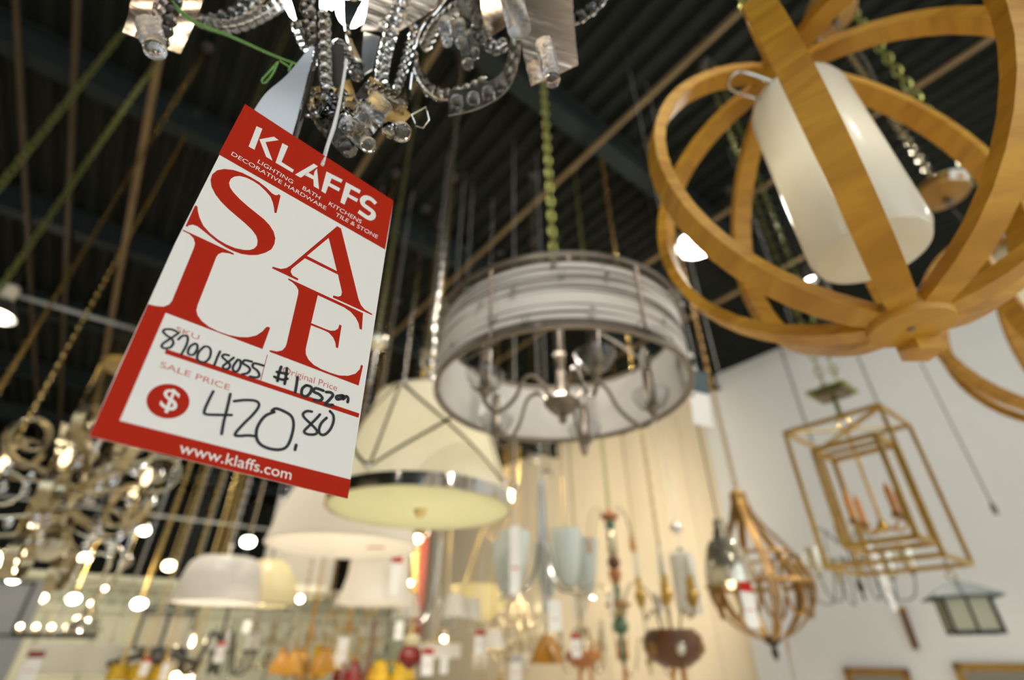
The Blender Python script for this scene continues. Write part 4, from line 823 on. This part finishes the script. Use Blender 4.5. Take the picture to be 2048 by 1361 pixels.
# frosted bowl and nearby pendants
bw = thing('bowl_pendant', 'cream frosted glass bowl pendant left of the nickel chandelier', 'pendant', at(962, 1245, 4.4)); MB().shell([(.03, .0), (.10, .024), (.19, .10), (.243, .20), (.277, .256), (.285, .28)], .004, 36).build('glass_bowl', 'cream_glass', bw); MB().lathe([(.001, -.04), (.012, -.03), (.03, -.005), (.02, .004), (.001, .005)], 14).build('finial', 'pewter', bw)
for k in range(3): MB().tube([pol(.28, k * 2 * pi / 3, .28), V((0, 0, .82))], .004, 5).build('hanger', 'brass', bw)
lamp(bw, (0, 0, .2), 6)
chain(bw, .82, L=.04, m='brass', single=False)
chandelier('nickel chandelier with white mini shades left of the cream bowl', at(868, 1275, 3.5), 5, .26, 'mini', 'white_shade', 'nickel', 'trumpet', 1.2, .62, .3, 'nickel', 'rod')
ab = thing('amber_bell_pendant', 'amber glass cone pendant under the nickel trumpet chandelier', 'pendant', at(1096, 1328, 3.1)); MB().shell([(.112, 0), (.104, .026), (.066, .105), (.03, .15)], .003, 26).build('glass_shade', 'amber_glass', ab); MB().lathe([(.001, .132), (.03, .138), (.02, .165), (.006, .17), (.006, .30), (.001, .30)], 12).build('cap', 'champagne', ab); MB().sphere((0, 0, .02), .022, 10, 7).build('bulb', 'candle', ab)
chain(ab, .30, L=.03, m='champagne', single=False)
wt = chandelier('pale looped arm chandelier with a terracotta bowl right of the amber cone', at(1165, 1318, 3.1), 4, .18, 'candle', 'champagne', 'champagne', 'loop', 1.0, .38, .7, 'green_brass', 'turned')
MB().lathe([(.001, -.05), (.05, -.045), (.10, -.01), (.11, .02), (.09, .04), (.001, .045)], 24).build('bowl', 'terracotta', wt)
for q in (-.05, .045): MB().tube([V((q, -.02, -.04)), V((q * 1.1, -.02, -.20))], .011, 8).build('wood_tassel', 'amber_wood', wt)
# row of small things deeper in the room
drop_me = MB().lathe([(.001, -.035), (.008, -.026), (.010, -.014), (.004, 0), (.001, .004)], 7).mesh('drop', 'crystal')
chandelier('brass chandelier with cream mini shades below the frosted bowl', at(1010, 1312, 5.6), 5, .20, 'mini', 'cream_shade', 'champagne', 's', 1.1, .42, .1, 'brass')
chandelier('gilt candle chandelier between square lantern and bell shade', at(690, 1300, 4.0), 6, .24, 'candle', 'candle', 'gilt', 's', 1.0, .5, .2, 'brass', 'turned', tiers=2, drops=drop_me)
chandelier('pewter candle chandelier below the bell shade', at(770, 1335, 4.4), 6, .26, 'candle', 'cream_shade', 'pewter', 'up', 1.1, .5, .5, 'nickel', 'turned', drops=drop_me)
chandelier('dark bronze chandelier with amber glass below the square lantern', at(608, 1335, 2.4), 5, .11, 'bell', 'amber_glass', 'bronze', 's', .75, .28, .8, 'brass', 'turned')
chandelier('black iron candle chandelier under the flared white drum', at(430, 1325, 3.1), 6, .22, 'candle', 'sticker', 'iron', 'loop', 1.1, .44, .1, 'iron', 'slim', drops=drop_me)
chandelier('crystal hung brass chandelier right of the black iron one', at(535, 1320, 4.8), 6, .3, 'candle', 'cream_shade', 'champagne', 's', 1.1, .52, .3, 'brass', 'turned', tiers=2, drops=drop_me)
chandelier('small gilt chandelier with white glass tulips at the bottom centre', at(1000, 1360, 6.4), 5, .34, 'tulip', 'white_shade', 'gilt', 's', .9, .4, .3, 'brass')
chandelier('brass chandelier with warm lit candles at the bottom left', at(365, 1352, 3.4), 4, .09, 'lit', 'candle', 'brass', 's', 1.0, .34, .5, 'brass')
chandelier('red glass candle chandelier at the bottom centre left', at(735, 1352, 3.2), 6, .17, 'bell', 'red_glass', 'oxblood', 's', .8, .32, .2, 'brass')
chandelier('olive and amber flower chandelier beside the red glass lantern', at(782, 1350, 2.9), 5, .09, 'bell', 'yellow_shade', 'verdigris', 's', .8, .3, .5, 'brass')
chandelier('tall champagne chandelier with cream candles behind the frosted bowl', at(1040, 1290, 5.4), 6, .36, 'candle', 'cream_shade', 'champagne', 'loop', 1.2, .6, .1, 'brass', 'turned', tiers=2)
chandelier('fine brass chandelier with candle cups before the cream wall right of the painted column', at(1300, 1330, 3.6), 6, .22, 'candle', 'candle', 'champagne', 'loop', .9, .5, .3, 'brass')
def cyl_shade(label, px, py, d, r0, r1, h, m, metal='brass', name='shade_pendant'):
    return shade_pendant(name, label, at(px, py, d), [(r0, 0), ((r0 + r1) / 2, h / 2), (r1, h)], m, 28, rim=.003, metal=metal, chain_m=metal)
cyl_shade('cream tapered shade with red tag above it at the bottom centre', 985, 1300, 3.3, .095, .05, .12, 'white_shade')
cyl_shade('small glowing cream drum shade right of the tapered shade', 1022, 1282, 3.9, .045, .045, .09, 'cream_shade')
cyl_shade('wide white rectangular looking drum below the white mini shades', 868, 1318, 3.2, .17, .17, .085, 'white_shade')
cyl_shade('yellow glass cylinder at the bottom beside the bronze chandelier', 634, 1358, 2.7, .042, .042, .15, 'yellow_shade', 'bronze')
cyl_shade('amber glass cone low at the bottom left of the yellow cylinder', 580, 1352, 2.7, .05, .03, .10, 'amber_glass', 'bronze')
cyl_shade('yellow cone shade at the bottom left, first of the yellow row', 232, 1361, 2.6, .052, .045, .07, 'yellow_shade')
cyl_shade('yellow cone shade at the bottom left, second of the yellow row', 275, 1362, 2.6, .052, .045, .07, 'yellow_shade')
cyl_shade('yellow cone shade at the bottom left, third of the yellow row', 318, 1363, 2.6, .052, .045, .07, 'yellow_shade')
cyl_shade('cream globe like shade at the bottom beside the red chandelier', 668, 1338, 3.1, .05, .04, .08, 'cream_shade')
cyl_shade('pale shade at the bottom right of the red lantern', 812, 1358, 4.7, .11, .095, .11, 'cream_shade')
rg = thing('red_lantern', 'small red glass lantern with bright white top at the bottom centre', 'lantern', at(820, 1322, 2.45)); MB().lathe([(.001, -.04), (.02, -.03), (.055, .0), (.05, .04), (.03, .06), (.001, .062)], 16, mod=lambda j: 1 + .1 * (j % 2)).build('glass_body', 'red_glass', rg); MB().lathe([(.001, .06), (.036, .062), (.044, .09), (.03, .11), (.001, .112)], 14).build('top', 'cream_glass', rg); MB().lathe([(.001, .11), (.012, .112), (.008, .14), (.001, .14)], 10).build('cap', 'brass', rg); chain(rg, .14, L=.03, m='brass', single=False)

# iron lantern with two cream panes
il = thing('pane_lantern', 'black iron lantern with two cream panes over a dark scrolled base at lower left', 'lantern', at(312, 1318, 3.0), radians(18))
for x in (-.14, 0, .14): MB().bar(V((x, 0, .05)), V((x, 0, .24)), .016).build('post', 'iron', il, 0)
for x in (-.07, .07): MB().box((x, .004, .145), (.105, .008, .16)).build('pane', 'cream_shade', il, 0)
for z in (.05, .24): MB().bar(V((-.148, 0, z)), V((.148, 0, z)), .018).build('rail', 'iron', il, 0)
MB().tube(catmull([V((-.16, 0, .26)), V((-.05, 0, .27)), V((.05, 0, .27)), V((.16, 0, .26))], 5), .01, 6).build('top_scroll', 'iron', il); MB().tube(catmull([V((-.24, 0, -.03)), V((-.14, 0, .0)), V((0, 0, .04)), V((.14, 0, .0)), V((.24, 0, -.03))], 5), .018, 7).build('base_scroll', 'iron', il); MB().lathe([(.001, -.04), (.05, -.03), (.09, .0), (.07, .03), (.001, .04)], 16).build('base', 'iron', il)
MB().tube([V((0, 0, .26)), V((0, 0, .34))], .01, 6).build('stem', 'iron', il); chain(il, .34, L=.035, m='iron', single=False)
# long cream box shade and a row of candle bulbs on a bar
bx = thing('linear_shade_pendant', 'long cream rectangular shade pendant at the bottom left corner', 'pendant', at(138, 1348, 2.9), radians(38)); 
for y in (-1, 1): MB().box((0, y * .10, .075), (.44, .004, .14)).build('shade_panel', 'linen', bx, 0)
for x in (-1, 1): MB().box((x * .22, 0, .075), (.004, .20, .14)).build('shade_panel', 'linen', bx, 0)
MB().box((0, 0, .004), (.43, .19, .004)).build('diffuser', 'frosted', bx, 0)
for x in (-.15, .15): chain(bx, .10, L=.03, m='nickel', single=False, xy=(x, 0)); MB().tube([V((x, -.10, .12)), V((x, .10, .12))], .005, 5).build('crossbar', 'nickel', bx)
price_tag(at(62, 1335, 2.6), 'red topped price tag in front of the long cream shade', .14, -1.0, 'oxblood')
lb_ = thing('linear_chandelier', 'dark bar chandelier with a row of lit bulbs at lower left', 'chandelier', at(112, 1272, 3.1), radians(30)); MB().box((0, 0, 0), (.42, .035, .03)).build('bar', 'iron', lb_, 0)
for k in range(6):
    x = -.19 + k * .076; o = MB().lathe([(.001, .012), (.012, .013), (.010, .035), (.001, .036)], 10, (x, -.01, 0)).build('socket', 'brass', lb_); MB().sphere((x, -.012, .045), .013 if k < 5 else .01, 10, 7).build('bulb', 'bulb_warm' if k < 4 else 'bulb_dim', o)
MB().tube(catmull([V((.05, 0, .01)), V((.08, 0, .10)), V((.15, 0, .24)), V((.19, 0, .34))], 5), .012, 7).build('stem', 'champagne', lb_)
for k in range(3): MB().sphere(V((.075 + .04 * k, -.012, .09 + .09 * k)), .016 - .002 * k, 10, 7).build('stem_bulb', 'bulb_warm', lb_)
MB().tube([V((.19, 0, .34)), V((.19, 0, CEIL - lb_.location.z))], .004, 5).build('cable', 'nickel', lb_)
# stem pendant with silver canopy right of the scroll chandelier
sp = thing('stem_pendant', 'silver disc canopy with a jointed rod right of the silver scroll chandelier', 'pendant', at(170, 1250, 2.2))
MB().lathe([(.001, 0), (.02, .01), (.028, .05), (.012, .07), (.007, .08), (.007, .28), (.012, .285), (.007, .29), (.007, .66), (.001, .66)], 12).build('rod', 'champagne', sp); MB().lathe([(.001, .655), (.05, .66), (.078, .675), (.07, .70), (.02, .71), (.001, .715)], 24).build('canopy_disc', 'nickel', sp); MB().shell([(.075, -.03), (.06, .0), (.03, .03), (.014, .04)], .003, 20).build('shade', 'mercury_glass', sp)
chain(sp, .715, L=.034, m='brass', single=False)
# crystal topped pendants above the strapped shade
for (px, py, d, lb, rr_) in ((752, 690, 1.9, 'amber crystal ball canopy pendant at the right edge of the sale tag', .036),):
    r = thing('ball_pendant', lb, 'pendant', at(px, py, d)); MB().lathe([(.001, -.02), (.02, -.018), (rr_, 0), (rr_ * 1.15, .02), (rr_, .04), (.012, .055), (.001, .06)], 18, mod=lambda j: 1 + .05 * (j % 2)).build('ball', 'mercury_glass', r); MB().tube([V((0, 0, -.01)), V((0, 0, -.16))], .009, 8).build('rod', 'nickel', r); chain(r, .06, L=.026, m='green_brass', single=False)
cc = thing('crystal_pendant', 'small crystal and brass scroll pendant at the left rim of the drum chandelier', 'pendant', at(862, 735, 2.15))
MB().lathe([(.001, -.03), (.012, -.02), (.02, .0), (.01, .02), (.008, .05), (.016, .07), (.006, .10), (.005, .18), (.001, .18)], 14).build('stem', 'champagne', cc)
for k in range(5):
    a = k * 2 * pi / 5; o = MB().tube(catmull([pol(.008, a, .04), pol(.035, a, .07), pol(.048, a, .04), pol(.04, a, .0), pol(.02, a, -.02)], 5), .004, 6).build('scroll', 'champagne', cc); MB().sphere(pol(.046, a, .06), .011, 8, 6).build('crystal_bead', 'crystal', o)
MB().sphere((0, 0, -.04), .012, 10, 7).build('crystal_ball', 'crystal', cc); chain(cc, .18, L=.03, m='nickel', single=False)

# ------------------------------------------------------------------ far display wall, board, mirrors, post
FU = 11.6
def far_pt(px, py):
    r = at(px, py, 1) - CAM; return CAM + r * ((FU - CAM.dot(UA)) / r.dot(UA))
ztop = far_pt(200, 1163).z; v0 = LEFT_V + .3; v1 = uv(far_pt(820, 1250))[1]
dw = thing('display_partition', 'pale sage display partition with relief frieze across the far left end', 'partition', rm(FU, (v0 + v1) / 2, 0))
def dl(u, v, z): return rm(u, v, z) - dw.location
AX = (VA, UA, V((0, 0, 1)))
MB().box(dl(FU + .12, (v0 + v1) / 2, ztop / 2), (v1 - v0, .10, ztop), AX).build('backing', 'sage_panel', dw, 0)
MB().box(dl(FU - .06, (v0 + v1) / 2, ztop + .03), (v1 - v0, .40, .09), AX).build('cornice', 'sage_panel', dw, 0); MB().box(dl(FU + .03, (v0 + v1) / 2, ztop - .42), (v1 - v0, .14, .06), AX).build('frieze_rail', 'sage_panel', dw, 0)
v = v0 + .1; fr = MB().box((0, 0, 0), (.16, .06, .10), AX).mesh('frieze_block', 'sage_dark', 0); pn = MB().box((0, 0, 0), (.66, .05, 1.5), AX).mesh('panel', 'sage_panel', 0); k = 0
while v < v1 - .2:
    link('frieze_block', fr, dw, dl(FU + .05, v, ztop - .13)); link('frieze_block', fr, dw, dl(FU + .05, v + .1, ztop - .28)); v += .22
v = v0 + .4
while v < v1: link('panel', pn, dw, dl(FU + .05, v, ztop - 1.25)); MB().box(dl(FU + .03, v + .35, ztop - 1.25), (.035, .07, 1.5), AX).build('stile', 'sage_dark', dw, 0); v += .70
bd = thing('grey_board', 'grey partition panel with a framed sheet at the left edge', 'board', at(0, 1300, 4.2))
p0 = bd.location; X = (at(70, 1210, 4.4) - at(-200, 1195, 4.0)); X.z = 0; X.normalize(); Y = V((0, 0, 1)).cross(X)
top = at(30, 1152, 4.25).z - p0.z
rt_ = (at(58, 1250, 4.3) - p0).dot(X)
MB().box(X * (rt_ - .6) + V((0, 0, (top - p0.z) / 2)), (1.2, .06, top + p0.z), (X, Y, V((0, 0, 1)))).build('panel', 'grey_board', bd, 0)
cz = top - .23
for s_ in (-1, 1): MB().box(X * (rt_ - .29 + s_ * .20) - Y * .035 * 1 + V((0, 0, cz)), (.02, .012, .40), (X, Y, V((0, 0, 1)))).build('frame_bar', 'iron', bd, 0); MB().box(X * (rt_ - .29) - Y * .035 + V((0, 0, cz + s_ * .20)), (.42, .012, .02), (X, Y, V((0, 0, 1)))).build('frame_bar', 'iron', bd, 0)
MB().box(X * (rt_ - .29) - Y * .034 + V((0, 0, cz)), (.39, .006, .38), (X, Y, V((0, 0, 1)))).build('sheet', 'grey_board', bd, 0)
def onwall(px, py, v):
    r = at(px, py, 1) - CAM; return CAM + r * ((v - CAM.dot(VA)) / r.dot(VA))
def wall_frame(px0, px1, py, label, m, h=.9, fw_=.06):
    a = onwall(px0, py, WALL_V - .14); b2 = onwall(px1, py, WALL_V - .14); u0, u1 = sorted((uv(a)[0], uv(b2)[0])); z = max(a.z, b2.z); c = rm((u0 + u1) / 2, WALL_V - .15, z - h)
    r = thing('wall_mirror', label, 'mirror', c); W = u1 - u0; AXW = (UA, VA, V((0, 0, 1)))
    MB().box((0, 0, h / 2), (W - fw_, .012, h - fw_), AXW).build('glass', 'mirror', r, 0)
    for s_ in (-1, 1): MB().box(UA * s_ * (W - fw_) / 2 + V((0, 0, h / 2)), (fw_, .045, h), AXW).build('frame_bar', m, r, 0); MB().box(V((0, 0, h / 2 + s_ * (h - fw_) / 2)), (W, .045, fw_), AXW).build('frame_bar', m, r, 0)
    return r
wall_frame(1688, 1815, 1338, 'bronze framed mirror at the bottom edge of the white wall', 'bronze')
wall_frame(1905, 2120, 1328, 'gilt framed mirror at the bottom right corner', 'brass')
p = onwall(1832, 1296, WALL_V - .14); ws = thing('wall_plaque', 'narrow dark red wooden strip fixed to the white wall', 'plaque', p)
MB().box((0, 0, .16), (.05, .03, .34), (UA, VA, V((0, 0, 1)))).build('strip', 'dark_wood', ws, 0); MB().box((0, 0, .31), (.06, .04, .04), (UA, VA, V((0, 0, 1)))).build('cap', 'bronze', ws, 0)
ps = thing('red_post', 'oxblood square post with gilt edge behind the bell shade', 'post', V((at(836, 1212, 5.2).x, at(836, 1212, 5.2).y, 0))); zt = at(860, 1005, 5.6).z
MB().box((0, 0, zt / 2), (.10, .10, zt)).build('shaft', 'oxblood', ps, 0); MB().box((-.06, 0, zt / 2), (.025, .09, zt)).build('gilt_edge', 'gilt', ps, 0); MB().box((0, 0, zt + .03), (.16, .14, .06)).build('cap', 'gilt', ps, 0)
for (px, py, d, h, lb, m) in ((440, 1305, 2.6, .13, 'grey price tag between iron chandelier and pale bell glass', 'pale_red_ink'), (495, 1250, 2.45, .09, 'small dark headed tag below the cream bell glass', 'dark_tag'), (855, 1325, 2.4, .15, 'pink price tag left of the small cream shades', 'red_ink'), (888, 1330, 2.5, .11, 'bare white tag beside the pink price tag', 'paper'), (1110, 1232, 2.3, .17, 'long white tag hanging above the amber cone', 'paper'), (1152, 1292, 2.3, .13, 'red headed tag in front of the terracotta bowl', 'red_ink'), (1348, 1302, 2.2, .10, 'red headed tag on the carved wood bowl', 'red_ink'), (960, 1285, 2.7, .15, 'tag with red head left of the cream tapered shade', 'red_ink'), (575, 1330, 2.5, .10, 'pink tag at the bottom beside the amber cone', 'red_ink'), (685, 1300, 2.6, .15, 'lilac white tag between gilt and red chandeliers', 'paper'), (798, 1262, 2.3, .10, 'white tag below the white mini shades', 'paper'), (1032, 1340, 3.2, .20, 'flat grey card at the bottom under the cream drum', 'grey_board'), (290, 1335, 2.4, .10, 'pink tag in front of the black pane lantern', 'red_ink'), (330, 1345, 2.5, .10, 'white tag right of the yellow shade row', 'paper')):
    price_tag(at(px, py, d), lb, h * .72, -1.35, m)

# ------------------------------------------------------------------ lit spot heads
def spot(px, py, d, label, r=.035, m='bulb_white', aim=None, power=0, stem=True, size=1.5, col=(1, .84, .58)):
    p = at(px, py, d); o = thing('spot_lamp', label, 'spot lamp', p, group='lit spot lamps of the showroom')
    dirv = (aim - p).normalized() if aim is not None else (CAM - p).normalized() * .6 + V((0, 0, -.8)); dirv.normalize(); a, c = frame_of(dirv)
    MB().tube([-dirv * .09, -dirv * .05, -dirv * .012], [r * .55, r * .9, r * 1.12], 16).build('can', 'nickel', o); MB().tube([-dirv * .012, V((0, 0, 0)), dirv * .006], [r, r, r * .8], 16).build('lens', m, o)
    MB().tube(catmull([-dirv * .06, V((0, 0, .08)), V((0, 0, .16))], 4) + [V((0, 0, CEIL - p.z))], .006, 6).build('stem', 'brass', o)
    if power:
        l = bpy.data.lights.new('spot_light', 'SPOT'); l.energy = power; l.color = col; l.spot_size = size; l.spot_blend = .6; l.shadow_soft_size = r
        s_ = bpy.data.objects.new('spot_light', l); COL.objects.link(s_); s_.parent = o; s_.location = dirv * .02; s_.rotation_euler = dirv.to_track_quat('-Z', 'Y').to_euler()
    return o
W1 = rm(PIL_U + 1.8, WALL_V, 3.6); W2 = rm(PIL_U + 3.6, WALL_V, 2.6); W3 = rm(PIL_U + 7.5, WALL_V, 2.6); D1 = rm(FU, -3, 1.6); D2 = rm(FU, 1.5, 1.6)
SPW = 190
spot(1066, 914, 4.6, 'large glowing spot lamp under the drum chandelier', .062, 'bulb_white', W1, SPW)
spot(1096, 950, 4.5, 'oval spot lamp just right of the large glowing one', .04, 'bulb_warm', W2, SPW)
spot(1030, 976, 4.4, 'spot lamp at the right corner of the strapped shade', .042, 'bulb_warm', W3, SPW)
spot(850, 1066, 4.2, 'upper of two small spots below the strapped shade', .032, 'bulb_warm', W2, SPW)
spot(836, 1080, 4.0, 'lower of two small spots below the strapped shade', .034, 'bulb_warm')
spot(258, 1056, 5.5, 'brightest wide spot below the silver disc canopy', .09, 'bulb_cool', D1, 300)
spot(288, 1064, 5.6, 'small spot touching the brightest wide one', .05, 'bulb_white')
spot(252, 1124, 5.5, 'glaring spot below the brightest wide one', .062, 'bulb_white', D2, 300)
spot(338, 1134, 5.0, 'warm oval spot left of the flared white drum', .055, 'bulb_warm')
spot(170, 1118, 4.6, 'warm spot under the right side of the silver scrolls', .046, 'bulb_warm')
spot(62, 1108, 4.4, 'warm spot under the left side of the silver scrolls', .05, 'bulb_warm')
spot(6, 1122, 4.0, 'large warm spot at the left edge', .085, 'bulb_warm')
spot(16, 1146, 4.1, 'second of three stacked spots at the left edge', .042, 'bulb_warm')
spot(26, 1160, 4.2, 'lowest of three stacked spots at the left edge', .042, 'bulb_white')
spot(80, 1198, 6.0, 'round spot before the frieze, leftmost', .062, 'bulb_warm')
spot(146, 1200, 6.0, 'round spot before the frieze, middle', .066, 'bulb_white')
spot(278, 1210, 6.0, 'round spot before the frieze, right of the middle one', .072, 'bulb_white')
spot(496, 1086, 4.5, 'white spot left of the square lantern', .055, 'bulb_white')
spot(1130, 1068, 4.4, 'tiny spot before the cream wall right of the nickel column', .018, 'bulb_warm')
spot(821, 1168, 4.5, 'tiny spot right of the bell shade', .02, 'bulb_warm')
spot(888, 1280, 4.0, 'tiny warm spot among the white mini shades', .02, 'bulb_warm')
spot(352, 1356, 3.2, 'left of two lit spots at the bottom edge', .026, 'bulb_warm')
spot(378, 1358, 3.2, 'right of two lit spots at the bottom edge', .026, 'bulb_warm')
# floods added for floor bounce: plain cans straight down from the deck
def flood(u, v, label, power):
    o = thing('added_flood', label, 'ceiling lamp', rm(u, v, CEIL - .45), group='added fill floods'); MB().shell([(.07, 0), (.07, .16), (.03, .2)], .004, 20).build('can', 'iron', o); MB().lathe([(.001, .05), (.05, .05), (.05, .06), (.001, .07)], 16).build('lens', 'bulb_white', o); MB().tube([(0, 0, .18), (0, 0, .45)], .01, 6).build('stem', 'iron', o)
    l = bpy.data.lights.new('added_flood_light', 'SPOT'); l.energy = power; l.color = (1, .90, .74); l.spot_size = 1.3; l.spot_blend = .7; l.shadow_soft_size = .06
    s_ = bpy.data.objects.new('added_flood_light', l); COL.objects.link(s_); s_.parent = o; s_.location = (0, 0, .03)
for u, v, lb in ((3.2, .5, 'added fill flood over the middle aisle'), (3.5, 4.2, 'added fill flood by the cream wall'), (2.0, -3.5, 'added fill flood over the near left'), (1.2, 4.6, 'added fill flood by the white wall'), (6.5, 2.0, 'added fill flood over the far right'), (6.5, -2.5, 'added fill flood over the far left')): flood(u, v, lb, 330)
def aimed(u, v, aim, label, power, size, col=(1, .93, .80)):  # spots added to brighten the fronts of the hanging lamps
    p = rm(u, v, CEIL - .5); o = thing('added_spot', label, 'spot lamp', p, group='added fill spots over the near aisle'); d = (aim - p).normalized()
    MB().tube([-d * .16, -d * .10, V((0, 0, 0))], [.03, .06, .07], 18).build('can', 'iron', o); MB().tube([-d * .02, -d * .012], [.055, .055], 16).build('lens', 'bulb_white', o); MB().tube([-d * .08, V((0, 0, .2)), V((0, 0, .5))], .01, 6).build('stem', 'iron', o)
    l = bpy.data.lights.new('added_spot_light', 'SPOT'); l.energy = power; l.color = col; l.spot_size = size; l.spot_blend = .6; l.shadow_soft_size = .06
    s_ = bpy.data.objects.new('added_spot_light', l); COL.objects.link(s_); s_.parent = o; s_.location = d * .02; s_.rotation_euler = d.to_track_quat('-Z', 'Y').to_euler()
aimed(-1.5, -.5, at(1125, 700, 1.2), 'added black fill spot behind the viewer aimed at the drum chandelier', 190, .38)
aimed(-1.5, .1, at(1180, 1160, 2.6), 'added black fill spot behind the viewer aimed at the nickel chandelier', 260, .6)
aimed(.3, 3.2, at(1330, 1180, 2.5), 'added black fill spot over the near aisle aimed at the carved bowl', 160, .8)
aimed(-.8, 4.4, at(1600, 1100, 2.2), 'added black fill spot by the white wall aimed at the brass lantern', 150, .8)
aimed(1.2, -.8, at(600, 1180, 2.6), 'added black fill spot over the left aisle aimed at the white shades', 200, .7)
for u, v, lb in ((-3.2, 0, 'added fill flood well behind the viewer'), (-3.2, 3.2, 'added fill flood behind the viewer by the white wall'), (-3.2, -3.2, 'added fill flood behind the viewer at the left')): flood(u, v, lb, 700)  # added to light the floor that the steel ribbons reflect

# ------------------------------------------------------------------ high bay lamps of the showroom
def highbay(p, label, power, col=(1, .93, .80), on='bulb_cool'):
    r = thing('high_bay_lamp', label, 'ceiling lamp', p, group='high bay lamps under the deck')
    MB().shell([(.055, .20), (.07, .17), (.13, .08), (.165, 0)], .004, 28).build('reflector', 'steel_matte', r)
    MB().lathe([(.001, .19), (.06, .19), (.065, .33), (.04, .36), (.001, .36)], 20).build('ballast', 'wall_cream', r)
    MB().lathe([(.001, .02), (.08, .03), (.12, .055), (.10, .08), (.04, .14), (.001, .15)], 20).build('bulb', on, r)
    MB().tube([(0, 0, .35), (0, 0, CEIL - p.z)], .01, 8).build('stem', 'iron', r)
    l = bpy.data.lights.new('high_bay_light', 'POINT'); l.energy = power; l.color = col; l.shadow_soft_size = .13
    o = bpy.data.objects.new('high_bay_light', l); COL.objects.link(o); o.parent = r; o.location = (0, 0, -.06)
    return r
HB = 60
highbay(onz(1395, 490, 4.35), 'bright bell shaped high bay lamp seen through the left of the wooden orb', HB)
highbay(onz(-12, 632, 4.35), 'glaring high bay lamp half cut off by the left edge', 12, on='bulb_warm')
highbay(onz(1640, 415, 4.35), 'high bay lamp mostly hidden behind the white glass cylinder', HB)
for (u, v, lb) in ((-2.5, 0.5, 'high bay lamp over the aisle behind the viewer'), (-2.5, 4.5, 'high bay lamp behind the viewer along the white wall'), (-2.0, -4.5, 'high bay lamp behind the viewer at the left'), (9.0, 1.5, 'high bay lamp over the far aisle'), (8.5, -4.0, 'high bay lamp over the far left corner')):
    highbay(rm(u, v, 4.45), lb, 30 if u < 0 else 90)
